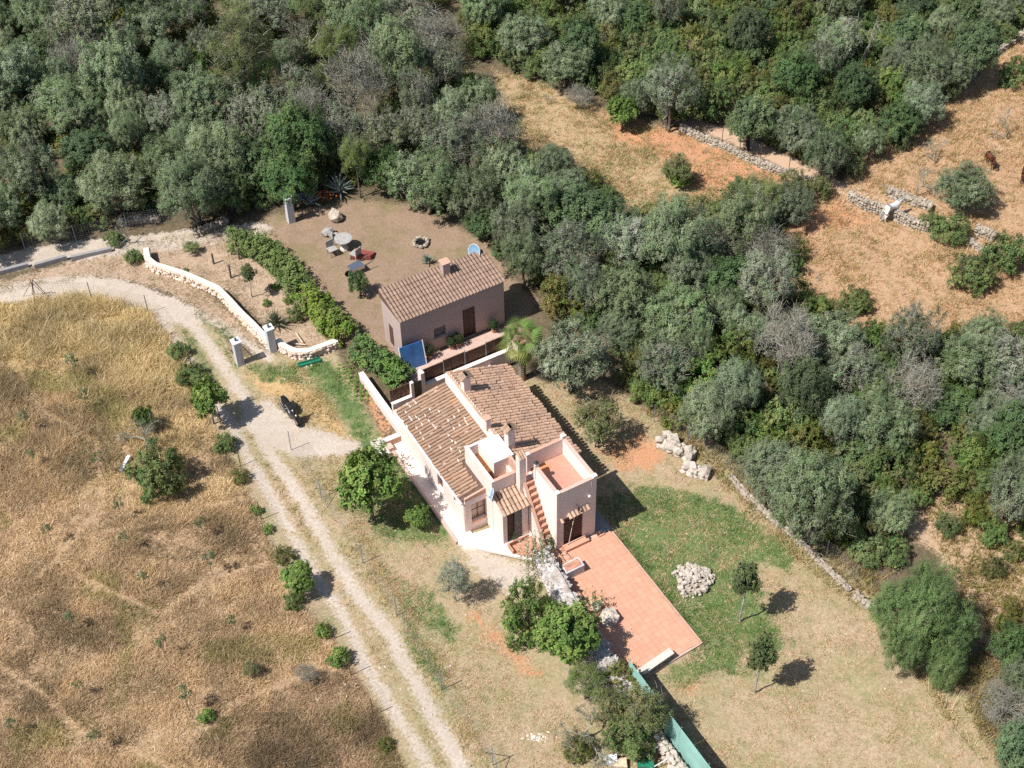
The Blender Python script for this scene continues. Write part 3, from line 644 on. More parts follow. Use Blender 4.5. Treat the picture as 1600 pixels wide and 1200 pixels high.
part(lambda m: m.box(.45, 1.52, 8.40, 8.55, 0, .95), 'wall_body', M_WALL, pw); part(lambda m: m.box(.42, 1.52, 8.38, 8.57, .952, .99), 'coping', M_WHITE, pw)
part(lambda m: m.box(1.521, 1.68, 8.38, 8.56, 0, 1.9), 'pillar', M_WALL, pw)
part(lambda m: m.box(1.70, 2.13, 8.48, 8.53, .05, 1.75), 'gate_leaf', M_BLACK, pw)
part(lambda m: m.box(5.97, 6.1, 6.7, 8.59, 0, .75), 'wall_body', M_WALL, pw)
rs = empty('reed_screen', P0, RZH, label='brown reed screen fence along the top of the pink wall', cat='fence')
for i in range(4):
    part(lambda m: m.box(2.38+i*1.24, 3.61+i*1.24, 8.90+.015*(i % 2), 8.94+.015*(i % 2), .55, 1.95+.04*(i % 2)), 'reed_panel', M_REED, rs)
part(lambda m: m.box(.45, 1.5, 8.62, 8.65, .9, 1.75), 'reed_panel', M_REED, rs)
for i in range(5): part(lambda m: m.tube([(2.4+i*1.22, 8.87, 0), (2.4+i*1.22, 8.87, 2.15)], .02, 5), 'fence_post', M_POST, rs)
part(lambda m: m.prism([(2.4, 8.96), (8.2, 8.96), (8.2, 11.1), (2.4, 11.1)], -.02, .10), 'paving', M_STEP, rs) if False else None
hthing(lambda m: m.prism([(2.4, 9.0), (8.4, 9.0), (8.2, 11.4), (2.4, 11.4)], -.02, .08), 'paved_strip', M_CAP, 'terracotta paved strip in front of the neighbouring house', 'pavement')
# satellite dish
def dish(loc, nrm, r, label):
    e = empty('satellite_dish', loc, 0, label=label, cat='satellite dish')
    m = MB(); q = Vector(nrm).to_track_quat('Z', 'Y'); K = 14; v = [(0, 0, -.06*r/.4)]; f = []
    for j, (rr_, z) in enumerate(((r*.6, -.035*r/.4), (r, 0.02))):
        v += [(rr_*math.cos(a)*.88, rr_*math.sin(a), z) for a in np.arange(K)*2*math.pi/K]
    f = [(0, 1+i, 1+(i+1) % K) for i in range(K)]+[(1+i, 1+K+i, 1+K+(i+1) % K, 1+(i+1) % K) for i in range(K)]
    m.add([tuple(q @ Vector(p)) for p in v], f); o = m.build('dish', M_DISH, e, smooth=True)
    rim = MB(); pts = [tuple(q @ Vector((r*math.cos(a)*.88, r*math.sin(a), .02))) for a in np.arange(K+1)*2*math.pi/K]; rim.tube(pts, .014, 4, cap=False); rim.build('rim', M_WPL, e)
    a = MB(); a.tube([tuple(q @ Vector((0, -r, 0))), tuple(q @ Vector((0, -r*.2, r*.9)))], .012, 4); a.ico(tuple(q @ Vector((0, -r*.2, r*.9))), .04, jit=0); a.tube([(0, 0, 0), (0, 0, -.45), tuple(np.array([.0, 0, -.5]))], .018, 5); a.build('arm', M_POST, e)
dish(HL(1.0, -.78, 3.05), (-.93, -.05, .30), .31, 'grey blue satellite dish on the wall corner above the tiled porch')

# terrace of the house
ter = empty('terrace', P0, RZH, label='raised terracotta tiled terrace in front of the tower door', cat='terrace')
part(lambda m: m.prism([(2.2, -10.9), (5.80, -10.68), (5.80, -3.42), (5.45, -3.42), (5.45, -3.12), (2.2, -3.12)], -.05, .10), 'terrace_base', M_CAP, ter)
part(lambda m: m.box(5.802, 5.90, -10.68, -3.42, -.05, .125), 'terrace_edging', M_SALMON, ter)
PT = MB(); PT.box(.002, .290, .002, .290, 0, .022); PT = PT.mesh('paving_tile', M_PAVE)
for i in range(12):
    for j in range(25):
        x = 2.24+i*.296; y = -10.62+j*.292
        if i == 11 and j > 23: pass
        o = link('paving_tile', PT, ter, (x, y, .101+random.uniform(0, .003)))
        if (x, y) > (5.4, -3.5): pass
part(lambda m: m.box(3.35, 4.62, -3.42, -3.06, .10, .30), 'door_step', M_PAVE, ter)
part(lambda m: m.box(2.55, 2.98, -4.0, -3.08, .10, .34), 'stair_tread', M_PAVE, ter)
part(lambda m: m.box(2.985, 3.34, -4.0, -3.08, .10, .22), 'stair_tread', M_PAVE, ter)
part(lambda m: m.box(5.13, 5.45, -3.42, -3.12, .10, .2), 'door_step', M_PAVE, ter)
pl = empty('planter', P0, RZH, label='grey rendered planter box with terracotta soil beside the terrace steps', cat='planter')
part(lambda m: m.box(2.55, 3.50, -4.75, -4.20, .1, .62), 'box', M_POSTSH, pl); part(lambda m: m.box(2.62, 3.43, -4.68, -4.27, .622, .635), 'soil', M_STEP, pl)
part(lambda m: m.box(2.40, 2.62, -6.9, -4.76, .1, .33), 'trough', M_STEP, pl)
bn = empty('stone_bench', P0, RZH, label='long pale topped rubble bench closing the lower end of the terrace', cat='bench')
part(lambda m: m.prism([(2.45, -10.95), (4.35, -10.70), (4.30, -10.36), (2.40, -10.60)], .44, .52), 'seat', M_PALE, bn)
for i in range(17):
    for j in range(3):
        part(lambda m: m.ico((2.50+i*.112, -10.84+i*.0135, .06+j*.14), .085, jit=.25), 'stone', M_STONEG, bn)
part(lambda m: m.prism([(2.5, -10.84), (4.30, -10.62), (4.25, -10.4), (2.45, -10.62)], 0, .438), 'core', M_STONEG, bn)
for (x, y, z, r_, lab) in ((3.0, -7.55, .3, .50, 'large flat pale boulder on the terrace beside the limewashed wall'), (2.85, -6.75, .28, .36, 'smaller pale boulder above the large flat one on the terrace')):
    m = MB()
    for k in range(1): m.ico((0, 0, 0), r_, jit=.16, sc=(1.0, 1.0, .62), seed=int(r_*100))
    o = m.build('boulder', M_STONE, None, HL(x, y, z)); tag(o, lab, 'boulder')
    mod = o.modifiers.new('s', 'SUBSURF'); mod.levels = mod.render_levels = 2; mod.subdivision_type = 'SIMPLE'
    tx = bpy.data.textures.new('boulder_relief', 'CLOUDS'); tx.noise_scale = .35; mm = o.modifiers.new('d', 'DISPLACE'); mm.texture = tx; mm.strength = .18; mm.mid_level = .5

# limewashed rubble wall between garden and terrace
def rubble_wall(name, line, width, height, mat, label, cat='dry stone wall', st=.24, top=None, jit=.3, nmax=290, g0=0, cap=True, flat_=1.0, vs=.5):
    """line in world xy; every stone on faces and top its own part up to nmax, the rest one joined part"""
    e = empty(name, (line[0][0], line[0][1], 0), 0, label=label, cat=cat)
    o0 = np.array([line[0][0], line[0][1], 0]); L = np.cumsum([0]+[np.hypot(*(np.array(b)-np.array(a))) for a, b in zip(line, line[1:])])
    core = MB(); stones = []
    for a, b in zip(line, line[1:]):
        a = np.array(a, float); b = np.array(b, float); t = (b-a)/np.linalg.norm(b-a); nn = np.array([-t[1], t[0]])*width*.40; hh = height*.9
        core.prism([tuple(a+nn-o0[:2]), tuple(a-nn-o0[:2]), tuple(b-nn-o0[:2]), tuple(b+nn-o0[:2])], 0, hh)
    core.build('core', mat, e)
    gg = np.random.default_rng(int(abs(line[0][0])*100)+g0); s = 0
    while s < L[-1]:
        k = min(np.searchsorted(L, s, 'right')-1, len(line)-2); f = (s-L[k])/(L[k+1]-L[k]); a = np.array(line[k]); b = np.array(line[k+1]); p = a+(b-a)*f
        t = (b-a)/np.linalg.norm(b-a); nn = np.array([-t[1], t[0]])
        cells = [(-1, z) for z in np.arange(.3, height/st*1.0)]+[(1, z) for z in np.arange(.3, height/st*1.0)]
        for sd, z in cells:
            stones.append(((*(p+nn*sd*width*.42+t*gg.normal()*st*.15), z*st), st*.62*(1-vs/2+gg.random()**1.6*vs*1.4)))
        for u in np.arange(-.38, .45, st/width*.9):
            stones.append(((*(p+nn*u*width+t*gg.normal()*st*.2), height-.02*gg.random()), st*.62*(1-vs/2+gg.random()**1.6*vs*1.4)))
        s += st
    protos = []
    for k in range(7):
        m = MB(); m.ico((0, 0, 0), 1, jit=jit, sc=(1, .85, .68*flat_), seed=k+5, col=(k/7.,)*3); protos.append(m.mesh('stone', mat))
    order = sorted(range(len(stones)), key=lambda i: -stones[i][0][2]-stones[i][1]); rest = MB()
    for q, i in enumerate(order):
        (c, r_) = stones[i]; c = np.array(c)-o0
        if q < nmax:
            o = link('stone', protos[q % 7], e, c); o.scale = (r_,)*3; o.rotation_euler = (gg.normal()*.3, gg.normal()*.3, gg.random()*6.28)
        else: rest.ico(c, r_, jit=jit, sc=(1, .85, .7), col=(gg.random(),)*3, seed=q)
    if rest.n: rest.build('stone_filling', mat, e, kind='stuff')
    return e
hw = lambda pts: [tuple(HL(x, y)[:2]) for x, y in pts]
LW = hw([(2.15, -3.25), (1.95, -4.6), (1.72, -6.6), (1.62, -8.6), (1.38, -10.4), (1.35, -11.7)])
rubble_wall('limewashed_wall', LW, .80, .92, M_LIME, 'thick limewashed rubble wall running between the lower garden and the tiled terrace', 'rubble wall', .26, nmax=280, flat_=.6)
lc = MB()
for a, b in zip(LW, LW[1:]):
    a = np.array(a); b = np.array(b); L_ = np.linalg.norm(b-a); t = (b-a)/L_; nn = np.array([-t[1], t[0]]); k_ = int(L_/.08); us = np.linspace(-.33, .33, 9); g_ = np.random.default_rng(int(a[0]*10)%97)
    vv = []
    for i in range(k_+1):
        for u in us:
            p = a+t*L_*i/k_+nn*u; z = .97-.9*max(0, abs(u)-.24)*1.6+.10*float(vnoise(np.array(p[0]+50), np.array(p[1]+50), .22, 3)-.5)+.13*float(vnoise(np.array(p[0]+50), np.array(p[1]+50), .6, 4)-.5)
            vv.append((p[0]-LW[0][0], p[1]-LW[0][1], z))
    lc.add(vv, [(i*9+j, (i+1)*9+j, (i+1)*9+j+1, i*9+j+1) for i in range(k_) for j in range(8)])
lwo = [o for o in bpy.data.objects if o.name.startswith('limewashed_wall')][0]
lc.build('lime_capping', M_LIME, lwo)
LW2 = hw([(1.55, -13.2), (1.50, -15.0), (1.45, -17.5), (1.4, -19)])
rubble_wall('rubble_wall', LW2, .45, .55, M_STONE, 'low pale rubble wall along the foot of the teal screen at the bottom edge', 'rubble wall', .24, nmax=120)
# teal screen fence
tf_ = empty('screen_fence', P0, RZH, label='tall teal mesh screen fence casting a dark shadow on the lawn', cat='fence')
for i in range(5):
    a = -10.78-i*1.9; part(lambda m: [m.add([(1.90, a, .02), (1.90, a-1.89, .02), (1.90, a-1.89, 1.92), (1.90, a, 1.92), (1.915, a, .02), (1.915, a-1.89, .02), (1.915, a-1.89, 1.92), (1.915, a, 1.92)], [(0, 1, 2, 3), (7, 6, 5, 4), (3, 2, 6, 7), (0, 4, 5, 1), (0, 3, 7, 4), (1, 5, 6, 2)])], 'screen_panel', M_TEAL, tf_)
    part(lambda m: m.tube([(1.94, a-.02, 0), (1.94, a-.02, 2.02)], .022, 5), 'post', M_POST, tf_)
# ------------------------------------------------------------------ neighbouring house and its yard
nb = empty('house', HL(2.62, 11.57), RZH, label='plain rose grey neighbouring house with single pitch roof beyond the reed screen', cat='house')
W_, D_, HF, HB = 6.05, 2.15, 3.05, 3.42
dx = toH(G(738, 531))[0]-2.62; wx = toH(G(688, 520, 1.2))[0]-2.62
part(lambda m: wall_x(m, 0, W_, 0, .25, 0, HF, [(wx-.35, wx+.35, .9, 1.6), (dx-.38, dx+.38, .02, 2.1)]), 'wall', M_NWALL, nb)
part(lambda m: m.prism([(0, .251), (.25, .251), (.25, D_), (0, D_)], 0, [HF, HF, HB, HB]), 'wall', M_NWALL, nb)
part(lambda m: m.prism([(W_-.25, .251), (W_, .251), (W_, D_), (W_-.25, D_)], 0, [HF, HF, HB, HB]), 'wall', M_NWALL, nb)
part(lambda m: m.box(.251, W_-.251, D_-.25, D_, 0, HB-.05), 'wall', M_NWALL, nb)
rf = part(lambda m: m.prism([(-.06, -.1), (W_+.06, -.1), (W_+.06, D_+.1), (-.06, D_+.1)], HF+.003, [HF+.05, HF+.05, HB+.12, HB+.12]), 'roof', M_UNDER, nb)
rt = MB(); sN = math.atan((HB-HF)/D_)
for i in range(32):
    for j in range(7):
        y = -.2+j*.335; add_tile(rt, .02+i*.194, y, HF+.06+(y+.1)*math.tan(sN), 0, 0, .0) if False else None
        mm = np.array(Matrix.Rotation(math.pi/2, 3, 'Z') @ Matrix.Rotation(-sN+.04, 3, 'Y')); rt.add(tv@mm.T+np.array([.02+i*.194, y, HF+.07+(y+.1)*math.tan(sN)*1.08]), tf, (min(1, max(0, random.gauss(.33, .15))),)*3)
rt.build('roof_tiling', M_TILEN, rf, kind='stuff')
part(lambda m: m.box(dx-.375, dx+.375, .12, .17, .03, 2.09), 'door', M_WOOD, nb)
wn = part(lambda m: m.box(wx-.345, wx+.345, .13, .16, .905, 1.595), 'window', M_WOODG, nb)
part(lambda m: m.box(wx-.42, wx+.42, -.06, .12, .82, .898), 'sill', M_NWALL, wn)
cN = part(lambda m: m.box(3.35, 3.75, 1.5, 1.9, HF, 4.15), 'chimney', M_NWALL, nb); part(lambda m: m.box(3.3, 3.8, 1.45, 1.95, 4.152, 4.22), 'cap_slab', M_SALMON, cN)
nbx = toH(G(620, 545, .9))
part(lambda m: m.box(-.03, -.002, 1.0, 1.4, .5, 1.8), 'door', M_BROWN, nb)
bs = empty('blue_board', G(649, 577), RZH+R(-4), label='bright blue rectangular board leaning in front of the neighbouring house corner', cat='board')
m = MB(); m.add([(-.62, 0, .05), (.62, 0, .05), (.62, .38, 1.45), (-.62, .38, 1.45), (-.62, .04, .05), (.62, .04, .05), (.62, .42, 1.45), (-.62, .42, 1.45)], [(0, 1, 2, 3), (7, 6, 5, 4), (0, 4, 5, 1), (1, 5, 6, 2), (2, 6, 7, 3), (3, 7, 4, 0)]); m.build('sheet', M_BLUE, bs)
m = MB(); m.tube([(-.66, 0, 0), (-.66, .4, 1.48)], .03, 5); m.tube([(.66, 0, 0), (.66, .4, 1.48)], .03, 5); m.build('frame', M_WPL, bs)
dish(G(741, 393, 3.6), (-.5, -.7, .35), .42, 'blue satellite dish above the far corner of the neighbouring house')
def potted(px, py, label, s=.4):
    e = empty('potted_plant', G(px, py), 0, label=label, cat='potted plant')
    m = MB(); m.tube([(0, 0, 0), (0, 0, .35*s/.4)], [.14*s/.4, .2*s/.4], 9); m.build('pot', M_STEP, e)
    m = MB(); k = 420; p = rng.normal(size=(k, 3)); p /= np.linalg.norm(p, axis=1, keepdims=True); q = p*s*(.5+.5*rng.random((k, 1)))*[1, 1, 1.1]+[0, 0, .35+s*.8]
    m.leaves(q, p+rng.normal(size=(k, 3))*.5, .1, .05, np.array([.05, .075, .03])*(0.7+.6*rng.random((k, 1)))); m.build('leaves', M_LEAF, e)
potted(671, 560, 'dark potted bush against the shaded wall beside the blue board', .35)
potted(706, 546, 'left potted bush of the pair between window and dark door', .3)
potted(717, 541, 'right potted bush of the pair between window and dark door', .32)
potted(772, 520, 'potted bush near the right end of the shaded house wall', .3)
def chair(px, py, rz, label, mat=M_DULL):
    e = empty('garden_chair', G(px, py), rz, label=label, cat='chair', group='chairs round the yard table')
    m = MB(); m.box(-.24, .24, -.24, .24, .42, .46); m.build('seat', mat, e)
    m = MB(); m.box(-.24, .24, .22, .26, .46, .9); m.build('backrest', mat, e)
    for x in (-.21, .21):
        for y in (-.21, .21): m = MB(); m.box(x-.02, x+.02, y-.02, y+.02, 0, .42); m.build('leg', mat, e)
chair(520, 398, .6, 'pale chair left of the round table in the brown yard'); chair(556, 405, -2.2, 'pale chair right of the round table near the red cloth'); chair(524, 378, 2.2, 'pale chair behind the round table in the brown yard')
tb = empty('round_table', G(538, 388), 0, label='pale round table among chairs in the brown yard', cat='table')
m = MB(); m.tube([(0, 0, .70), (0, 0, .74)], .52, 16); m.build('tabletop', M_DULL, tb); m = MB(); m.tube([(0, 0, 0), (0, 0, .35), (0, 0, .70)], [.3, .08, .12], 8); m.build('pedestal', M_PALE, tb)
m = MB(); m.prism([(-.7, -.3), (.5, -.4), (.75, .2), (-.4, .35)], .02, [.18, .35, .1, .3]); tag(m.build('cloth', M_RED, None, G(566, 400)), 'crumpled dark red cloth beside the yard table', 'cloth')
m = MB(); m.ico((0, 0, .22), .42, jit=.2, sc=(1, .7, .6)); tag(m.build('tarpaulin_bundle', M_DULL, None, G(512, 366)), 'pale bundle lying on the yard left of the round table', 'bundle')
m = MB(); m.ico((0, 0, .25), .5, jit=.3, sc=(1, .8, .7)); tag(m.build('boulder', M_STONEG, None, G(524, 343)), 'grey boulder at the far edge of the brown yard', 'boulder')
fp = empty('fire_pit', G(658, 380), 0, label='ring of pale stones around a dark fire pit behind the neighbouring house', cat='fire pit')
for i in range(12): m = MB(); m.ico((.4*math.cos(i*.524), .4*math.sin(i*.524), .10), .13, jit=.4); m.build('stone', M_STONEG, fp)
m = MB(); m.tube([(0, 0, .01), (0, 0, .06)], .30, 10); m.build('ash_bed', M_BLACK, fp)
e = empty('wheelbarrow', G(557, 425), .6, label='pale wheelbarrow standing beside the dark shrub in the yard', cat='wheelbarrow')
m = MB(); m.prism([(-.4, -.25), (.4, -.3), (.4, .3), (-.4, .25)], .3, .5); m.build('tray', M_CHROME, e); m = MB(); m.tube([(-.55, -.03, .18), (-.55, .03, .18)], .18, 10); m.build('wheel', M_RUBBER, e)
for s_ in (-1, 1): m = MB(); m.tube([(-.5, s_*.1, .2), (.9, s_*.28, .55)], .02, 5); m.build('handle', M_WOODG, e)

# ------------------------------------------------------------------ gate pillars, posts and walls along the drive
def pillar(px, py, label, h=1.62, s=.19, rz=RZH, mat=M_POSTSH, crossp=False):
    e = empty('gate_pillar', G(px, py), rz, label=label, cat='pillar')
    m = MB(); m.box(-s, s, -s, s, 0, h); m.build('shaft', mat, e); m = MB(); m.box(-s-.05, s+.05, -s-.05, s+.05, h+.002, h+.07); m.build('cap', M_WPOST, e)
    m = MB(); m.tube([(0, 0, h+.07), (0, 0, h+.14), (0, 0, h+.22), (0, 0, h+.27)], [.06, .05, .08, .02], 7); m.build('lantern', M_DGREY if not crossp else M_WPOST, e); return e
pillar(375.5, 569, 'white pillar on the track side of the gateway, standing free on the gravel')
pillar(426, 548, 'white pillar where the curved white topped wall reaches the gateway')
pillar(455, 346, 'tall pale pillar in front of the dark wood at the entrance of the brown yard', 1.75, .2, crossp=True)
gt = empty('metal_gate', G(381, 572), RZH+R(100), label='open dark metal gate leaf beside the free standing gateway pillar', cat='gate')
for z in (.2, 1.1): m = MB(); m.tube([(0, 0, z), (1.5, 0, z)], .018, 5); m.build('rail', M_RUST, gt)
for i in range(8): m = MB(); m.tube([(i*.21, 0, .1), (i*.21, 0, 1.2)], .009, 4); m.build('bar', M_RUST, gt)
M_COPE = plaster_mat('aged_white_coping', (.68, .62, .54), (.42, .34, .27), .5)
def capped_wall(pts, wd, h, label, mat=M_STONEP):
    line = [tuple(G(x, y, h)[:2]) for x, y in pts]
    e = rubble_wall('garden_wall', line, wd, h-.06, mat, label, 'garden wall', .19, nmax=200, jit=.22)
    o0 = np.array([*line[0], 0]); n = len(line)
    for i in range(n-1):
        a = np.array(line[i]); b = np.array(line[i+1]); t = (b-a)/np.linalg.norm(b-a); q0 = np.array([-t[1], t[0]])*(wd/2+.03)
        t0 = (a-np.array(line[i-1]))/np.linalg.norm(a-np.array(line[i-1])) if i else t
        t1 = (np.array(line[i+2])-b)/np.linalg.norm(np.array(line[i+2])-b) if i < n-2 else t
        m0 = (t+t0); m0 /= np.linalg.norm(m0); m1 = (t+t1); m1 /= np.linalg.norm(m1)
        qa = np.array([-m0[1], m0[0]])*(wd/2+.03); qb = np.array([-m1[1], m1[0]])*(wd/2+.03)
        m = MB(); A_ = a-o0[:2]; B_ = b-o0[:2]; m.prism([tuple(A_+qa), tuple(A_-qa), tuple(B_-qb), tuple(B_+qb)], h-.04, h+.06); m.build('coping', M_COPE, e)
capped_wall([(228, 388), (231, 404), (242, 413), (262, 419), (290, 428), (318, 440), (340, 450), (358, 468), (376, 488), (395, 506), (412, 524), (421, 534)], .24, .54, 'long curved white topped rubble wall from the gravel lane down to the gateway')
capped_wall([(434, 532), (446, 542), (462, 549), (482, 548), (505, 540), (527, 532)], .26, .5, 'short curved white topped rubble wall behind the green plastic piece')
# dry stone walls
wl = lambda pts, z=0.: [tuple(G(x, y, z)[:2]) for x, y in pts]
rubble_wall('boundary_wall', wl([(1142, 742), (1165, 768), (1190, 790), (1215, 815), (1245, 838), (1275, 868), (1300, 893), (1330, 920)], .3), .22, .26, M_STONEG, 'grey dry stone boundary wall between the lawn and the right hand scrub wood', nmax=280, st=.17, jit=.38)
rubble_wall('boundary_wall', wl([(1338, 930), (1352, 942), (1372, 952)], .2), .26, .28, M_STONEG, 'short broken end of dry stone wall beside the big green tree', nmax=60, st=.22)
rubble_wall('rock_heap', wl([(1038, 683), (1052, 695), (1068, 702), (1085, 710)], .4), .6, .5, M_STONE, 'heap of large pale rocks at the upper corner of the lawn', 'rock heap', st=.32, nmax=80, vs=1.0, jit=.35)
rubble_wall('rock_heap', wl([(1074, 728), (1090, 736), (1108, 742)], .3), .5, .4, M_STONE, 'smaller lower heap of pale rocks under the fence corner of the lawn', 'rock heap', st=.30, nmax=60, vs=1.0, jit=.35)
rubble_wall('field_wall', wl([(1066, 196), (1085, 207), (1105, 216), (1130, 226), (1160, 240), (1190, 254), (1225, 266), (1262, 278), (1290, 290)], .3), .30, .40, M_STONEG, 'dry stone wall between the orange field and the red dirt path', nmax=290, st=.18, jit=.38)
rubble_wall('field_wall', wl([(1328, 305), (1352, 318), (1375, 325), (1400, 334), (1425, 347), (1450, 356)], .35), .30, .6, M_STONEG, 'pale dry stone wall directly behind the white horse', nmax=200, st=.17, jit=.38)
rubble_wall('field_wall', wl([(1505, 368), (1520, 378), (1540, 392)], .3), .3, .4, M_STONEG, 'short grey wall piece between round bushes near the right edge', nmax=90, st=.18)
rubble_wall('field_wall', wl([(1388, 296), (1410, 304), (1432, 312), (1455, 320)], .3), .5, .35, M_STONEG, 'tumbled pale wall below the dead trunk beside the dry paddock', nmax=160, st=.2, jit=.4)
rubble_wall('field_wall', wl([(1528, 356), (1556, 368)], .3), .6, .4, M_STONEG, 'pile like stretch of pale wall left of the right edge', nmax=110, st=.2, jit=.4)
rubble_wall('field_wall', wl([(1518, 118), (1532, 100), (1560, 78), (1605, 48)], .3), .32, .45, M_STONEG, 'grey dry stone wall in the top right corner beside the dirt track', nmax=200, st=.2, jit=.38)
rubble_wall('lane_wall', wl([(185, 345), (215, 340), (250, 338)], .3), .4, .3, M_STONEG, 'low rubble wall in the shade behind the gravel lane', nmax=90, st=.19, jit=.4)
rubble_wall('lane_wall', wl([(305, 362), (330, 350), (355, 340)], .3), .4, .3, M_STONEG, 'rubble wall end where lane and entrance of the brown yard meet', nmax=80, st=.19, jit=.4)
for pts, lab in (([(0, 428), (45, 416)], 'concrete kerb wall at the left edge below the gravel lane'), ([(55, 418), (105, 404)], 'middle concrete kerb wall below the gravel lane'), ([(112, 406), (175, 392)], 'concrete kerb wall nearest the curved white wall')):
    a, b = [G(*p) for p in pts]; t = (b-a)/np.linalg.norm(b-a); n_ = np.array([-t[1], t[0], 0])*.1
    m = MB(); q = [tuple((p-a)[:2]) for p in (a+n_, a-n_, b-n_, b+n_)]; m.prism(q, -.05, .26); tag(m.build('kerb_wall', M_GREYC, None, a), lab, 'wall')
# heap of stones on the lawn
sp_ = empty('stone_pile', G(1083, 908), 0, label='round heap of white limestone rubble lying on the green lawn', cat='stone pile'); pr_ = []
for k in range(8): m = MB(); m.ico((0, 0, 0), 1, jit=.3, sc=(1, .8, .65), seed=40+k); pr_.append(m.mesh('stone', M_STONE))
gg = np.random.default_rng(3)
for i in range(295):
    a = gg.random()*6.28; r_ = math.sqrt(gg.random())*.86*(1+.14*math.sin(3*a+1)+.08*math.sin(5*a)); r_ = r_*1.12 if gg.random() < .08 else r_; s_ = .045+.13*gg.random()**2.4
    o = link('stone', pr_[i % 8], sp_, (r_*math.cos(a)*1.0, r_*math.sin(a)*1.08, max(.03, .34*(1-(r_/1.02)**1.6))+gg.random()*.09)); o.scale = (s_,)*3; o.rotation_euler = (gg.random()*6, gg.random()*6, gg.random()*6)
m = MB(); m.prism([(math.cos(a)*.74, math.sin(a)*.80) for a in np.arange(0, 6.28, .5)], 0, .12); m.add([(math.cos(a)*.72, math.sin(a)*.78, .11) for a in np.arange(12)*.5236]+[(0, 0, .32)], [(i, (i+1) % 12, 12) for i in range(12)]); m.build('shaded_pile_core', M_STONEG, sp_)  # core in darker stone, so the gaps between stones read as shaded cavities
# ------------------------------------------------------------------ fences
def fence(pts, name, label, h=1.4, net=True, mat=M_POST, braces=(), posts=None):
    W = [G(x, y) for x, y in pts]; e = empty(name, W[0], 0, label=label, cat='fence'); o0 = W[0]
    for i, p in enumerate(W):
        m = MB(); m.tube([p-o0, p-o0+[0, 0, h]], .022, 6); m.build('fence_post', mat, e)
        if i in braces:
            for s_ in (-1, 1):
                t = (W[min(i+1, len(W)-1)]-W[max(i-1, 0)]); t = t/np.linalg.norm(t); m = MB(); m.tube([p-o0+[0, 0, h*.85], p-o0+t*s_*.7], .016, 5); m.build('brace', mat, e)
    if net:
        m = MB()
        for a, b in zip(W, W[1:]):
            a = a-o0; b = b-o0; L_ = np.linalg.norm(b-a); t = (b-a)/L_
            k = max(2, int(L_/.16)); rr_ = .0032
            def strip(p, q):
                d_ = q-p; nn = np.cross(d_, [0, 0, 1.]) if abs(d_[2]) < 1e-3 else np.cross(d_, t); nn = nn/np.linalg.norm(nn)*rr_; up_ = np.cross(d_/np.linalg.norm(d_), nn)
                m.quads(np.array([p-up_, q-up_, q+up_, p+up_]), np.ones((4, 3)))
            for z in np.arange(.05, h, .13): strip(a+[0, 0, z], b+[0, 0, z])
            for i in range(k): strip(a+t*L_*i/k+[0, 0, .03], a+t*L_*i/k+[0, 0, h-.05])
        m.build('wire_netting', mat, e)
    return e
fence([(455, 703), (502, 778), (567, 880), (620, 962), (690, 1078), (770, 1196), (790, 1240)], 'wire_fence', 'grey wire netting fence along the garden side of the drive', braces=(1, 5))
fence([(56, 464), (144, 469), (232, 489), (300, 575), (345, 662), (376, 728), (408, 812), (437, 880), (518, 1000), (548, 1055), (583, 1118)], 'wire_fence', 'thin rusty wire fence along the dry field side of the drive', 1.3, mat=M_RUST, braces=(0,))
fence([(40, 392), (120, 380), (200, 360), (306, 345), (345, 330)], 'wire_fence', 'wire fence in front of the dark wood along the gravel lane', 1.3)
fence([(1022, 660), (1075, 690), (1140, 735), (1185, 778), (1240, 825), (1290, 872), (1335, 912)], 'wire_fence', 'wire netting fence just behind the dry stone boundary wall', 1.3)
fence([(1062, 190), (1095, 205), (1128, 222), (1156, 234), (1188, 248), (1232, 268), (1296, 290)], 'wire_fence', 'thin post and wire fence along the red dirt path', 1.1, net=False, mat=M_RUST)
# ------------------------------------------------------------------ scooter
pa, pb = G(447, 640), G(464, 664); hd = math.atan2(pb[1]-pa[1], pb[0]-pa[0])
scn = empty('motor_scooter', (pa+pb)/2, hd, label='black motor scooter parked on the gravel beside the drive', cat='motor scooter')
def sc(fn, name, mat, par=scn, sm=False): m = MB(); fn(m); return m.build(name, mat, par, smooth=sm)
for x, nm in ((.68, 'front_wheel'), (-.62, 'rear_wheel')):
    wh = empty(nm, (x, 0, .26)); wh.parent = scn
    def tor(m):
        K = 16; pts = [(.21*math.cos(a), 0, .21*math.sin(a)) for a in np.arange(K+1)*2*math.pi/K]; m.tube(pts, .055, 6, cap=False)
    sc(tor, 'tyre', M_RUBBER, wh); sc(lambda m: m.tube([(0, -.03, 0), (0, .03, 0)], .15, 12), 'rim', M_CHROME, wh)
def hull(secs, m):      # secs: (x, halfwidth, zlow, zhigh)
    v = []
    for x, w_, a, b in secs: v += [(x, -w_*.7, a), (x, w_*.7, a), (x, w_, (a+b)/2), (x, w_*.6, b), (x, -w_*.6, b), (x, -w_, (a+b)/2)]
    n = len(secs); f = [tuple(range(6))[::-1], tuple(range(6*n-6, 6*n))]+[(i*6+k, i*6+(k+1) % 6, (i+1)*6+(k+1) % 6, (i+1)*6+k) for i in range(n-1) for k in range(6)]
    m.add(v, f)
sc(lambda m: hull([(-.92, .08, .62, .74), (-.75, .15, .45, .78), (-.45, .19, .32, .76), (-.15, .19, .24, .62), (.1, .17, .2, .34), (.34, .17, .2, .36)], m), 'rear_body', M_BLACK, sm=True)
sc(lambda m: hull([(-.86, .10, .755, .82), (-.6, .15, .765, .87), (-.3, .15, .765, .86), (-.02, .12, .72, .84), (.06, .06, .66, .76)], m), 'saddle', M_RUBBER, sm=True)
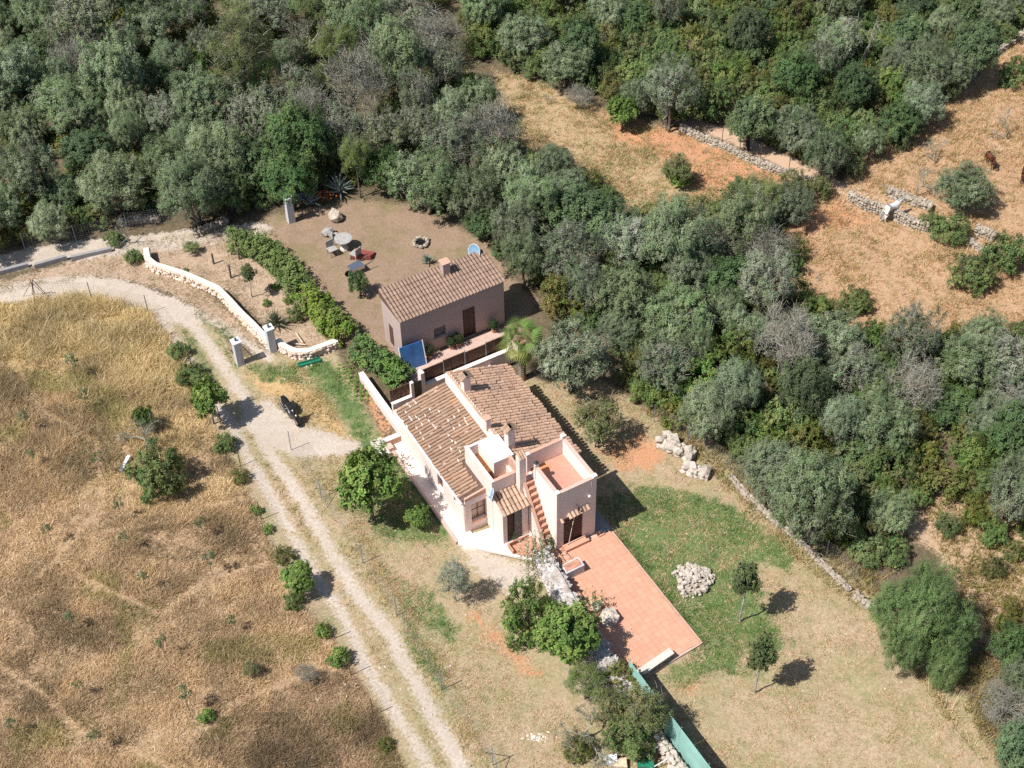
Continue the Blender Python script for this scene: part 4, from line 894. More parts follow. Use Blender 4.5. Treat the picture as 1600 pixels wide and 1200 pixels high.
sc(lambda m: hull([(.26, .22, .28, .72), (.36, .21, .3, .95), (.48, .17, .35, 1.02), (.62, .10, .42, .88), (.74, .05, .5, .7)], m), 'front_shield', M_BLACK, sm=True)
sc(lambda m: hull([(.42, .10, .28, .5), (.68, .08, .46, .54), (.92, .05, .34, .40)], m), 'front_mudguard', M_BLACK)
sc(lambda m: m.add([(.40, -.2, 1.0), (.40, .2, 1.0), (.28, .17, 1.38), (.28, -.17, 1.38), (.41, -.2, 1.0), (.41, .2, 1.0), (.29, .17, 1.38), (.29, -.17, 1.38)], [(0, 1, 2, 3), (7, 6, 5, 4), (0, 4, 5, 1), (1, 5, 6, 2), (2, 6, 7, 3), (3, 7, 4, 0)]), 'windscreen', M_DGREY)
sc(lambda m: m.tube([(.22, -.36, 1.0), (.32, -.2, 1.05), (.36, 0, 1.0), (.32, .2, 1.05), (.22, .36, 1.0)], .02, 6), 'handlebar', M_DGREY)
for s_ in (-1, 1):
    sc(lambda m: [m.tube([(.33, s_*.25, 1.03), (.36, s_*.36, 1.22)], .01, 4), m.ico((.36, s_*.38, 1.25), .07, jit=0, sc=(.35, 1, .7))], 'mirror', M_BLACK)
    sc(lambda m: m.tube([(.46, s_*.08, .75), (.68, s_*.07, .28)], .022, 6), 'fork', M_CHROME)
sc(lambda m: m.ico((.71, 0, .76), .08, jit=0, sc=(.5, 1.2, .7)), 'headlight', M_WPL); sc(lambda m: m.tube([(-.25, -.2, .28), (-.85, -.22, .42)], [.05, .065], 8), 'exhaust', M_DGREY)
sc(lambda m: m.box(-.99, -.96, -.08, .08, .42, .58), 'number_plate', M_WPL); sc(lambda m: m.tube([(-.15, .18, .25), (-.12, .34, .0)], .015, 4), 'kick_stand', M_DGREY)
# ------------------------------------------------------------------ horses
def horse(px, py, rz, coat, mane, label, graze=True, s=.74):
    e = empty('horse', G(px, py), rz, label=label, cat='horse')
    V = [(-.55, 0, 1.22), (-.15, 0, 1.16), (.25, 0, 1.17), (.55, 0, 1.25)]
    nk = [(.82, 0, 1.22), (1.08, 0, .95), (1.22, 0, .62), (1.30, 0, .40), (1.38, 0, .22)] if graze else [(.8, 0, 1.38), (1.0, 0, 1.48), (1.16, 0, 1.46), (1.36, 0, 1.26), (1.46, 0, 1.14)]
    vs = V+nk; r = [.30, .31, .29, .27, .19, .14, .125, .10, .075]; ed = [(i, i+1) for i in range(8)]
    def leg(root, pts, rad):
        p = root
        for q, k in zip(pts, rad): vs.append(q); r.append(k); ed.append((p, len(vs)-1)); p = len(vs)-1
    for y in (-.17, .17):
        st = .08 if y < 0 else -.06
        leg(3, [(.56, y, .95), (.55+st, y, .58), (.55+st, y, .30), (.56+st, y, .06), (.60+st, y, .02)], [.12, .075, .05, .055, .06])
        leg(0, [(-.58, y, .95), (-.50+st, y, .72), (-.72+st, y, .50), (-.68+st, y, .22), (-.66+st, y, .06), (-.62+st, y, .02)], [.17, .12, .07, .05, .055, .06])
    for y in (-.06, .06):
        leg(6, [(nk[2][0]-.06, y, nk[2][2]+(.14 if graze else .16))], [.03])
    me = bpy.data.meshes.new('body'); me.from_pydata([tuple(c*s for c in v) for v in vs], ed, []); me.materials.append(coat)
    o = link('body', me, e); sk = o.modifiers.new('skin', 'SKIN'); me.skin_vertices.new() if not me.skin_vertices else None
    for i, k in enumerate(r): me.skin_vertices[0].data[i].radius = (k*s*.8, k*s) if i < 4 else (k*s, k*s)
    me.skin_vertices[0].data[1].use_root = True; sk.use_smooth_shade = True; ss = o.modifiers.new('sub', 'SUBSURF'); ss.levels = ss.render_levels = 1
    m = MB(); m.tube([tuple(np.array(p)*s) for p in ((-.84, 0, 1.2), (-.98, 0, 1.0), (-1.0, 0, .7), (-.97, 0, .45))], [.05, .07, .08, .02], 6); m.build('tail', mane, e)
    m = MB(); q = [(.58, 0, 1.53)]+[(a-.02, 0, b+.17) for a, _, b in nk[:3]]; m.tube([tuple(np.array(p)*s) for p in q], [.04, .06, .06, .03], 5); m.build('mane', mane, e)
h0 = G(1387, 343); h1 = G(1411, 331)
horse(1389, 342, math.atan2(h1[1]-h0[1], h1[0]-h0[0]), M_HWHITE, M_HGREY, 'white horse standing at the pale dry stone wall', False)
horse(1546, 260, R(100), M_HBROWN, M_HDARK, 'small brown horse grazing in the paddock behind the olive bush', s=.55)
horse(1598, 281, R(70), M_HBROWN, M_HDARK, 'dark brown horse cut by the right edge of the picture', s=.62)
# ------------------------------------------------------------------ small things lying about
e = empty('plastic_slide', G(484, 569), R(20), label='long bright green plastic piece lying on the grass inside the gateway', cat='plastic piece')
m = MB(); m.box(-.62, .62, -.10, .10, .06, .12); m.box(-.62, .62, -.14, -.10, .06, .2); m.box(-.62, .62, .10, .14, .06, .2); m.build('trough', M_GREENP, e)
m = MB(); m.tube([(.05, -.25, .05), (.05, .25, .05)], .05, 6); m.tube([(-.2, -.2, .05), (-.2, .2, .05)], .04, 6); m.build('feet', M_WPL, e)
for i, (a, b, lab) in enumerate((((457, 538), (478, 541), 'lowest of three pale planks behind the short curved wall'), ((452, 545), (475, 548), 'middle pale plank behind the short curved wall'), ((463, 522), (474, 538), 'slanting pale plank leaning towards the garden behind the short wall'))):
    p, q = G(*a), G(*b); m = MB(); m.tube([(0, 0, .08), tuple((q-p)+[0, 0, .12])], .045, 4); tag(m.build('plank', M_PLANK, None, p), lab, 'plank')
p = G(196, 727); m = MB(); m.add([(-.2, -.45, .1), (-.05, -.5, .1), (.25, .35, .3), (.1, .4, .3), (-.2, -.45, .14), (-.05, -.5, .14), (.25, .35, .34), (.1, .4, .34)], [(3, 2, 1, 0), (4, 5, 6, 7), (0, 1, 5, 4), (1, 2, 6, 5), (2, 3, 7, 6), (3, 0, 4, 7)]); tag(m.build('board', M_WPL, None, p), 'white board lying in dry grass beside the round olive bush', 'board')
for px, py, lab in ((334, 412, 'left short dark post in the mown garden'), (361, 434, 'taller dark post in the middle of the mown garden'), (374, 405, 'small post in the mown garden nearest the hedge')):
    m = MB(); m.tube([(0, 0, 0), (0, 0, .95 if px == 361 else .75)], .06, 6); tag(m.build('wooden_post', M_BARK, None, G(px, py)), lab, 'post')
e = empty('tripod_frame', G(60, 466), 0, label='dark tripod of iron bars standing in the bend of the drive', cat='tripod')
for a in (0.3, 2.4, 4.5): m = MB(); m.tube([(.55*math.cos(a), .45*math.sin(a), 0), (0, 0, 1.35)], .02, 5); m.build('leg', M_RUST, e)
for i, (px, py, s_, mt, lab) in enumerate(((1008, 1196, .35, M_GREENP, 'dark green crate of junk at the bottom edge under the trees'), (953, 1190, .3, M_WPL, 'white sheet of junk at the bottom edge'), (1023, 1168, .12, M_TURQ, 'small turquoise tub beside the junk frame'), (968, 1196, .3, M_PLANK, 'tan board leaning at the bottom edge beside the white sheet'))):
    m = MB(); m.prism([(-s_, -s_*.6), (s_, -s_*.7), (s_*.9, s_*.6), (-s_*.8, s_*.7)], .02, [s_*.9, s_*.7, s_*1.1, s_*.5]); tag(m.build(('crate', 'sheet', 'tub', 'board')[i], mt, None, G(px, py)), lab, ('crate', 'sheet', 'tub', 'board')[i])
e = empty('scrap_tubing', G(1022, 1190), .4, label='pale metal tube frame lying beside the green crate', cat='tubing')
for a, b in (((-.5, -.3, .1), (.5, -.35, .5)), ((-.5, .3, .1), (.5, .35, .5)), ((-.5, -.3, .1), (-.5, .3, .1)), ((.5, -.35, .5), (.5, .35, .5))): m = MB(); m.tube([a, b], .02, 5); m.build('tube', M_WPL, e)
# ------------------------------------------------------------------ vegetation
def jitc(c, k, g, v=.25):
    c = np.array(c); return c*(1-v+2*v*g.random((k, 1)))*(1+.08*g.normal(size=(k, 3)))
def limb(m, a, b, ra, rb, g, n=4, wob=.12, seg=5):
    a = np.array(a, float); b = np.array(b, float); L = np.linalg.norm(b-a); ts = np.linspace(0, 1, n+1)
    pts = a+(b-a)*ts[:, None]+g.normal(size=(n+1, 3))*L*wob*np.sin(ts*math.pi)[:, None]
    m.tube(pts, ra+(rb-ra)*ts, seg); return pts
def make_crown(seed, R_, zc, zr, lobes, lr, per, ln, wd, cols, vz=1.25, trunk_r=.12, stems=1, bark=None, base=.0, thin=.0, shell=.62, sub=16, spread=.13, name='t', bend=.0, twigs=0, twigm=None, up=.45):
    g = np.random.default_rng(seed); m = MB(); C_ = []
    gold = 2.39996; 
    for i in range(lobes):
        u = (i+.5)/lobes; z = 1-1.55*u; a = i*gold+g.normal()*.3; h = math.sqrt(max(0, 1-z*z)); f = 1 if g.random() < .8 else .55
        rr = (shell+.28*g.random())*f
        C_.append(np.array([h*math.cos(a)*R_*rr, h*math.sin(a)*R_*rr, zc+z*zr*rr+g.normal()*.08*zr]))
    lobr = [lr*(.75+.55*g.random()) for _ in C_]
    for c, r_ in zip(C_, lobr):
        if g.random() < thin: continue
        tone = cols[g.integers(len(cols))]; tl = .8+.4*g.random()
        k = int(per*(r_/lr)**1.6)
        sc_ = g.normal(size=(sub, 3)); sc_ /= np.linalg.norm(sc_, axis=1, keepdims=True); sc_[:, 2] = sc_[:, 2]*.8+.12
        which = g.integers(sub, size=k); o_ = sc_[which]
        p = c+o_*r_*np.array([1, 1, vz])*(.55+.45*g.random((k, 1)))+g.normal(size=(k, 3))*r_*spread*np.array([1, 1, 1.3])
        out = (p-np.array([0, 0, zc-.3*zr])); out /= np.linalg.norm(out, axis=1, keepdims=True)+1e-6
        n = o_*.8+out*.6+g.normal(size=(k, 3))*.42+np.array([-.28, -.15, up])*1.25
        ct = (.8+.4*g.random(sub))[which][:, None]
        m.leaves(p, n, ln*(.7+.6*g.random(k)), wd*(.7+.6*g.random(k)), np.clip(jitc(tone, k, g, .14)*tl*ct, 0, 1), g)
    crown = m.mesh(name+'_crown', M_LEAF)
    t = MB(); z0 = base
    for s_ in range(stems):
        a = g.random()*6.28; sx = 0 if stems == 1 else .18
        st = np.array([sx*math.cos(a), sx*math.sin(a), -.05]); fk = np.array([bend+.25*R_*math.cos(a)*(stems > 1), .25*R_*math.sin(a)*(stems > 1), zc-.62*zr])
        pts = limb(t, st, fk, trunk_r, trunk_r*.62, g, 5, .06 if stems > 1 else .018, 7)
        for j in range(s_, len(C_), stems*2):
            limb(t, fk, C_[j]-np.array([0, 0, .1]), trunk_r*.42, .012, g, 3, .10, 4)
    trunk = t.mesh(name+'_trunk', bark or M_BARK)
    tw = None
    if twigs:
        q = MB()
        for j in range(twigs):
            c = C_[g.integers(len(C_))]; d_ = g.normal(size=3); d_ /= np.linalg.norm(d_); d_[2] = abs(d_[2])*.9+.1
            a = c+g.normal(size=3)*lr*.5; b = a+d_*lr*(.7+.9*g.random()); q.tube([a, (a+b)/2+g.normal(size=3)*.04, b], [.014, .010, .005], 3, cap=False)
        tw = q.mesh(name+'_twigs', twigm or M_TWIG)
    return dict(crown=crown, trunk=trunk, twigs=tw, zc=zc, R=R_)
def make_bare(seed, h, spread, name, mat, n0=5, depth=5, leafc=None, lean=.0):
    g = np.random.default_rng(seed); t = MB(); tips = []
    def rec(p, d_, L, r_, dep):
        q = p+d_*L; mid = (p+q)/2+g.normal(size=3)*L*.08; t.tube([p, mid, q], [r_, r_*.85, r_*.68], 5 if dep > 2 else 3, cap=False); tips.append(q)
        if dep <= 0: return
        for _ in range(3 if dep > 1 else 4):
            nd = d_+g.normal(size=3)*spread; nd[2] += .12; nd /= np.linalg.norm(nd); rec(q, nd, L*(.62+.22*g.random()), r_*.6, dep-1)
    rec(np.array([0, 0, -.05]), np.array([lean, 0, 1.])/math.hypot(1, lean), h*.30, .045*h*.6, depth)
    tr = t.mesh(name+'_trunk', mat); cr = None
    if leafc is not None:
        tp = np.array(tips); k = leafc[1]; w_ = g.integers(len(tp), size=k); m = MB(); p = tp[w_]+g.normal(size=(k, 3))*.12
        m.leaves(p, g.normal(size=(k, 3))+[0, 0, .5], .11*(.7+.6*g.random(k)), .06, jitc(leafc[0], k, g), g); cr = m.mesh(name+'_crown', M_LEAF)
    return dict(crown=cr, trunk=tr, twigs=None, zc=h*.72, R=h*.42)
OL = [(.219, .270, .153), (.194, .245, .132), (.255, .296, .183), (.168, .215, .113)]          # grey green olive
OLP = [(.262, .286, .198), (.232, .266, .174), (.271, .271, .208)]
DK = [(.109, .162, .074), (.128, .183, .078), (.094, .143, .064)]                                 # evergreen oak
MS = [(.131, .198, .071), (.156, .217, .076), (.192, .232, .086)]                                  # mastic
BR = [(.180, .270, .072), (.150, .240, .062), (.222, .300, .084)]                                     # bright broadleaf
YG = [(.17, .19, .055), (.14, .17, .05), (.20, .19, .07)]
GY = [(.20, .19, .155), (.17, .17, .13), (.23, .21, .18)]
PN = [(.16, .21, .065), (.19, .235, .08), (.13, .175, .06)]
TR = {}
TR['olive'] = [make_crown(10+i, 2.2, 2.9, 1.85, 60, .50, 420, .115, .052, OL, 1.8, .13, 3, name='wild_olive', twigs=110) for i in range(6)]
TR['oliveP'] = [make_crown(30+i, 2.05, 2.9, 1.8, 52, .42, 260, .13, .05, OLP+OL, 1.9, .12, 3, name='pale_olive', twigs=380, thin=.08) for i in range(3)]
TR['oak'] = [make_crown(40+i, 2.2, 2.7, 1.8, 44, .58, 380, .15, .08, DK, 1.15, .14, 2, bark=M_BARKD, name='evergreen_oak') for i in range(3)]
TR['mastic'] = [make_crown(50+i, 1.5, .95, 1.0, 30, .42, 300, .12, .065, MS, 1.05, .05, 3, bark=M_BARKD, name='mastic', shell=.7) for i in range(4)]
TR['dry'] = [make_crown(60+i, 2.1, 3.0, 1.8, 38, .5, 70, .12, .05, GY, 1.5, .12, 2, bark=M_TWIG, name='dry_tree', twigs=900, thin=.1) for i in range(3)]
TR['bright'] = [make_crown(70+i, 1.55, 2.35, 1.35, 32, .46, 330, .16, .10, BR, 1.1, .09, 1, name='broadleaf') for i in range(3)]
TR['yellow'] = [make_crown(80+i, 1.3, .9, .95, 24, .38, 230, .12, .06, YG, 1.3, .05, 3, name='yellow_shrub', shell=.7) for i in range(2)]
TR['pine'] = [make_crown(90+i, 1.9, 3.6, 1.5, 36, .45, 300, .17, .035, PN, 1.0, .11, 1, name='pine', twigs=260, spread=.2) for i in range(2)]
TR['big'] = [make_crown(99, 2.5, 2.9, 2.3, 26, .92, 1300, .13, .055, [(.15, .235, .078), (.18, .26, .092), (.13, .205, .065)], 1.9, .15, 3, name='big_olive', shell=.66, sub=46, spread=.10)]
TR['garden_olive'] = [make_crown(97, 2.2, 2.7, 1.55, 60, .48, 300, .14, .05, [(.19, .22, .14), (.225, .25, .175), (.16, .19, .115)], 1.2, .13, 1, bark=M_BARKD, name='garden_olive', twigs=200, thin=.05)]
TR['sapling'] = [make_crown(110+i, .52, 2.25, .85, 24, .24, 120, .11, .06, [(.10, .13, .055), (.12, .15, .06)], 1.3, .045, 1, bark=M_BARKP, name='sapling', thin=.1) for i in range(2)]
TR['tiny'] = [make_crown(120+i, .30, 1.35, .36, 8, .12, 55, .075, .035, [(.15, .19, .09), (.12, .165, .07)], 1.2, .016, 1, name='tiny_sapling') for i in range(3)]
TR['bush'] = [make_crown(130+i, .55, .42, .42, 12, .22, 130, .10, .06, BR, 1.1, .03, 2, name='small_bush') for i in range(2)]
TR['feather'] = [make_crown(140, .9, 2.0, 1.5, 30, .30, 130, .14, .025, [(.20, .23, .17), (.24, .27, .20)], 1.6, .035, 1, bark=M_TWIG, name='feather_tree', twigs=160)]
TR['thin'] = [make_crown(141, 1.5, 2.3, 1.5, 34, .42, 240, .11, .05, [(.18, .20, .08), (.15, .18, .07), (.20, .19, .09)], 1.2, .05, 3, bark=M_BARKD, name='thin_shrub', twigs=120)]
TR['bare'] = [make_bare(150+i, 4.2, .55, 'bare_tree', M_TWIG, depth=5) for i in range(2)]
TR['barebig'] = [make_bare(155, 6.5, .42, 'tall_bare_tree', M_TWIG, depth=6, leafc=((.15, .16, .09), 2600))]
TR['snag'] = [make_bare(157+i, 2.2, .6, 'snag', M_BARKP, depth=2) for i in range(3)]
TR['ivy'] = [make_crown(160+i, 1.0, 1.9, 2.0, 26, .42, 300, .11, .08, [(.21, .22, .065), (.15, .18, .05), (.26, .22, .08)], 1.6, .08, 2, name='ivy_tree', shell=.7) for i in range(1)]
PROTO_H = {}
def place(kind, px, py, rpx, name, label, cat, group=None, v=None, wide=1.0, zs=1.0, rz=None, base=False, tint=None):
    t = TR[kind][(v if v is not None else random.randrange(99)) % len(TR[kind])]
    if base: p = G(px, py); s_ = rpx*mpp(p)/t['R']
    else:
        s_ = 1.0
        for _ in range(3): q = G(px, py, t['zc']*s_*zs); s_ = rpx*mpp(q)/t['R']
        p = np.array([q[0], q[1], 0])
    p[2] = float(ground_z(p[0], p[1]))-.03
    o = empty(name, p, random.uniform(0, 6.28) if rz is None else rz, label=label, cat=cat, group=group); o.scale = (s_*wide, s_*wide, s_*zs)
    link('trunk', t['trunk'], o)
    if t['crown']:
        cr = link('crown', t['crown'], o)
        if tint or HAND: q = tint or 1.0; q = q if hasattr(q, '__len__') else (q,)*3; cr.color = (*q, 0)
    if t['twigs']: link('twigs', t['twigs'], o, kind='stuff')
    return o
placed = []; HAND = True
def pl_(kind, px, py, r_, name, label, cat='tree', **k):
    placed.append((px, py, r_)); return place(kind, px, py, r_, name, label, cat, **k)
# trees and shrubs one can point at
pl_('garden_olive', 892, 553, 60, 'olive_tree', 'silvery green olive tree with a dark trunk standing right of the tiled roof', v=0, tint=1.3, zs=1.12); placed.append((905, 570, 115))
pl_('bright', 575, 752, 54, 'citrus_tree', 'bright green round tree on a thin trunk in front of the patio', v=0, zs=1.12, tint=(1.0, 1.0, 1.0))
pl_('bright', 652, 806, 20, 'citrus_tree', 'low green tree half in shade at the patio corner', v=1)
pl_('mastic', 824, 958, 46, 'green_bush', 'dense dark green bush left of the limewashed wall', v=0, zs=1.7, tint=(1.15, 1.2, 1.0))
pl_('bright', 888, 992, 50, 'fig_tree', 'green fig like tree leaning over the limewashed wall', v=2)
pl_('pine', 915, 1062, 36, 'young_pine', 'young pine with yellow green needles below the limewashed wall', v=0, zs=.8)
pl_('barebig', 918, 1128, 45, 'bare_tree', 'leafless grey tree near the bottom edge left of the teal screen', v=0, zs=.62)
pl_('thin', 1003, 1112, 42, 'olive_shrub_tree', 'brownish green tree overhanging the teal screen', v=0, zs=1.2)
pl_('yellow', 975, 1065, 30, 'olive_shrub_tree', 'small yellow green tree at the upper end of the teal screen', zs=1.4, v=0)
pl_('mastic', 985, 1150, 40, 'green_bush', 'deep green bush in the shade beside the junk at the bottom edge', zs=1.4, v=1)
pl_('thin', 955, 1105, 34, 'yellow_green_tree', 'yellow green tree between young pine and teal screen', v=0, zs=1.1)
pl_('yellow', 905, 1170, 24, 'dry_bush', 'rusty yellow bush at the foot of the leafless grey tree', v=1)
pl_('big', 1450, 965, 80, 'big_round_tree', 'biggest round green tree right of the lower lawn', v=0, zs=1.3, wide=.92, rz=0, tint=(1.1, 1.02, 1.2))
bt = [o for o in bpy.data.objects if o.name == 'big_round_tree'][0]; bt.children[0].location = (0, 0, 0)
for o in list(bt.children):
    if o.name.startswith('crown'):
        o.scale = (.54, .54, .66); o.location = (0, -.1, .9)
        for (x_, y_, z_, s_, r_) in ((-1.35, .6, 1.1, .50, 1.0), (1.5, .0, .3, .52, 2.2), (.3, 1.6, 1.5, .50, 4.0), (-1.2, -1.0, .4, .44, 5.0), (.9, -1.35, -.1, .42, 3.1)):
            c = o.copy(); COL.objects.link(c); c.parent = bt; c.location = (x_, y_, z_); c.scale = (s_, s_, s_*1.08); c.rotation_euler = (0, 0, r_)
pl_('sapling', 1167, 905, 24, 'lawn_tree', 'slim young tree nearer the stone heap on the lawn', v=0, zs=1.1, wide=.85)
pl_('sapling', 1190, 1022, 23, 'lawn_tree', 'slim young tree on the lower lawn with a pale trunk', v=1, zs=1.1, wide=.85)
pl_('thin', 935, 655, 40, 'thin_shrub', 'thin see through olive brown shrub tree beyond the house shadow', v=0)
pl_('feather', 710, 905, 26, 'feathery_tree', 'feathery grey green young tree on the dry grass below the patio', v=0)
pl_('mastic', 245, 738, 46, 'round_olive_bush', 'round green olive bush alone in the dry field', v=2, zs=1.25)
pl_('barebig', 222, 668, 34, 'half_dead_tree', 'half dead tree rising behind the round bush in the dry field', v=0, zs=.75)
pl_('bright', 224, 652, 17, 'half_dead_tree', 'small leafy tree with dark trunk just behind the round bush in the dry field', v=1, zs=1.25, tint=.7)
pl_('bright', 325, 622, 30, 'carob_tree', 'dark trunked green tree beside the drive opposite the scooter', v=0, zs=1.3)
pl_('mastic', 298, 585, 24, 'roadside_bush', 'green bush uphill of the dark trunked tree beside the drive', v=1)
pl_('mastic', 278, 548, 18, 'roadside_bush', 'small green bush at the bend of the drive along the wire fence', v=3)
for px, py, r_, kd, lab in ((352, 692, 19, 'mastic', 'dark bush by the drive just below the dark trunked tree'), (375, 742, 15, 'yellow', 'yellowish bush by the drive with a dark shadow on the rut'), (400, 796, 9, 'bush', 'tiny bush by the drive below the yellowish one'), (419, 826, 9, 'bush', 'tiny bush by the drive above the yellow flowering bush'), (443, 868, 17, 'yellow', 'yellow green bush on top of the large roadside bush pair'), (466, 902, 27, 'bright', 'large bright green roadside bush below the middle of the drive'), (458, 938, 18, 'mastic', 'dark bush tucked under the large bright roadside bush'), (504, 985, 14, 'bush', 'bright yellow green bush beside the rut above the last round bush'), (529, 1028, 18, 'bush', 'round bright bush at the lower end of the roadside row'), (322, 1119, 13, 'bush', 'single bright green bush low in the brown field'), (601, 1162, 13, 'yellow', 'orange yellow bush beside the rut near the bottom edge'), (393, 1045, 14, 'thin', 'grey green wispy bush in the brown field'), (478, 1052, 18, 'dry', 'grey twiggy bush in the brown field left of the last roadside bush'), (207, 400, 15, 'mastic', 'dark green bush where the curved wall meets the lane'), (178, 372, 16, 'mastic', 'green bush under the wood edge above the gravel lane')):
    pl_(kd, px, py, r_, 'roadside_bush' if px > 340 else 'bush', lab, 'bush')
for px, py, r_, lab in ((110, 560, 11, 'young olive in tall golden grass nearest the bend'), (130, 618, 8, 'young olive on the golden slope under the bend'), (37, 650, 9, 'young olive near the left edge in golden grass'), (152, 715, 11, 'young olive left of the white board'), (183, 785, 9, 'young olive below left of the round bush'), (72, 825, 9, 'young olive between two others on the left of the brown slope'), (193, 838, 9, 'young olive in the middle of the dry field'), (313, 815, 9, 'young olive below the shadow of the round bush'), (325, 870, 10, 'young olive near a dark shadow in the middle field'), (222, 900, 9, 'young pale olive low in the middle field'), (106, 962, 9, 'young olive with a thin leaning stem in the lower left'), (250, 1000, 10, 'young olive with green tuft in the brown field'), (360, 968, 8, 'young olive with nearly bare stem right of the middle'), (287, 1082, 12, 'young olive above the single bright bush'), (146, 1148, 10, 'young olive near the bottom edge'), (122, 1070, 8, 'young olive with a long shadow in the lower left field'), (16, 1130, 9, 'young olive at the left edge near the bottom'), (48, 708, 7, 'small sapling in the reddish patch by the left edge')):
    pl_('tiny', px, py, r_, 'olive_sapling', lab, 'sapling', group='young olives planted in the dry field')
pl_('pine', 298, 384, 14, 'small_pine', 'small bushy pine in the mown garden near the lane', v=1, zs=.55); pl_('sapling', 387, 425, 12, 'garden_sapling', 'reddish young tree in the middle of the mown garden', v=0, cat='sapling')
for px, py, r_, lab in ((428, 447, 7, 'small round shrub right of the reddish young tree'), (449, 470, 7, 'small shrub in the mown garden beside the hedge'), (416, 472, 7, 'thin pale shrub above the spiky plant'), (290, 420, 4, 'tiny tuft in the mown garden near the curved wall')):
    pl_('bush', px, py, r_, 'garden_shrub', lab, 'shrub')
pl_('mastic', 462, 490, 13, 'garden_shrub', 'leaning dark shrub tree beside the hedge in the mown garden', zs=1.6, v=1, cat='shrub')
pl_('ivy', 868, 470, 22, 'ivy_column', 'yellow green ivy covered column left of the pair behind the olive tree', cat='ivy', v=0, zs=1.15); pl_('ivy', 905, 482, 20, 'ivy_column', 'yellow green ivy covered column right of the pair behind the olive tree', cat='ivy', v=0, zs=.95)
pl_('oak', 755, 345, 34, 'green_tree', 'fresh green round tree beyond the brown yard', v=0, zs=.8)
pl_('dry', 558, 125, 50, 'tall_grey_tree', 'tallest grey branched tree in the middle of the upper wood', v=0, zs=1.35); pl_('barebig', 562, 165, 46, 'tall_grey_tree', 'forked pale trunked tree under the tallest grey crown', v=0)
pl_('barebig', 470, 45, 42, 'bare_tree', 'bare branched tree left of the top middle', v=0); pl_('dry', 680, 50, 42, 'grey_tree', 'reddish grey leafless tree at the top above the orange clearing', v=1)
pl_('pine', 555, 240, 34, 'yellow_cypress', 'yellow green conical tree just behind the spiky plants', v=1, zs=1.35, wide=.8)
pl_('dry', 1230, 535, 52, 'tall_grey_tree', 'tall half bare tree with a visible trunk in the right wood', v=2, zs=1.4); pl_('barebig', 1235, 510, 46, 'tall_grey_tree', 'grey whip like branches beside the tall half bare tree', v=0)
pl_('dry', 1430, 600, 45, 'grey_tree', 'silvery leafless tree in the right wood below the dry field', v=1, zs=1.2)
pl_('thin', 1058, 262, 25, 'field_tree', 'half dead tree standing alone on the orange field', v=0); pl_('bush', 1062, 275, 22, 'field_tree', 'green lower growth under the half dead field tree', v=0, cat='bush')
pl_('dry', 905, 150, 24, 'grey_tree', 'grey twiggy tree at the upper rim of the orange field', v=0, zs=.7); pl_('bright', 973, 172, 25, 'field_edge_tree', 'small green tree on a dark trunk at the orange field rim', v=1)
pl_('snag', 855, 143, 14, 'dead_tree', 'white dead forked trunk at the rim of the orange field', v=0); pl_('snag', 838, 226, 12, 'dead_tree', 'white dead branches above the crowns left of the orange field', v=1)
pl_('mastic', 1092, 160, 42, 'round_bush', 'big round dark bush beside the start of the red path', v=0, zs=1.1)
pl_('olive', 1507, 292, 48, 'paddock_olive', 'broad grey green olive in the paddock beside the brown horse', v=1, zs=.75)
pl_('bare', 1542, 300, 22, 'dead_tree', 'dark dead tree right of the paddock olive', v=0); pl_('bare', 1465, 225, 22, 'dead_tree', 'dead tree with two arms in the upper paddock', v=1); pl_('bare', 1438, 275, 24, 'dead_tree', 'pale bare tree above the tumbled wall', v=0)
pl_('bare', 1582, 185, 24, 'dead_tree', 'grey bare tree at the right edge of the paddock', v=1); pl_('snag', 1555, 225, 12, 'dead_tree', 'short dead stump in the paddock centre', v=2); pl_('snag', 1352, 258, 10, 'dead_tree', 'pale stump at the corner of the dark evergreen belt', v=2); pl_('snag', 1390, 285, 13, 'dead_tree', 'pale broken trunk at the wall end beside the path', v=1)
pl_('snag', 1278, 425, 12, 'dead_tree', 'pale dead snag at the left rim of the dry field', v=0)
pl_('mastic', 1520, 428, 36, 'round_bush', 'round bush with grey dead top in the dry field', v=2, zs=1.0); pl_('dry', 1522, 415, 26, 'grey_tree', 'grey dead branches crowning the round field bush', v=1, zs=.5)
pl_('mastic', 1573, 398, 38, 'round_bush', 'round green bush at the right edge below the pale walls', v=3, zs=1.2); pl_('mastic', 1488, 360, 30, 'round_bush', 'green bush in front of the short grey wall piece', v=1); pl_('mastic', 1455, 345, 20, 'round_bush', 'small green bush to the right of the white horse', v=0)
pl_('mastic', 1338, 470, 26, 'round_bush', 'low round bush at the lower rim of the dry field', v=2); pl_('mastic', 1590, 115, 30, 'round_bush', 'green bush at the right edge beside the dirt track', v=0)
pl_('snag', 1585, 1110, 30, 'grey_dead_bush', 'pale grey dead bush in the lower right corner', v=1); pl_('dry', 1575, 1100, 46, 'grey_dead_bush', 'pale silvery bush at the right edge near the bottom', v=2, zs=.6)
pl_('bare', 195, 350, 18, 'dead_tree', 'thin bare sapling behind the curved wall end', v=1, zs=1.3)
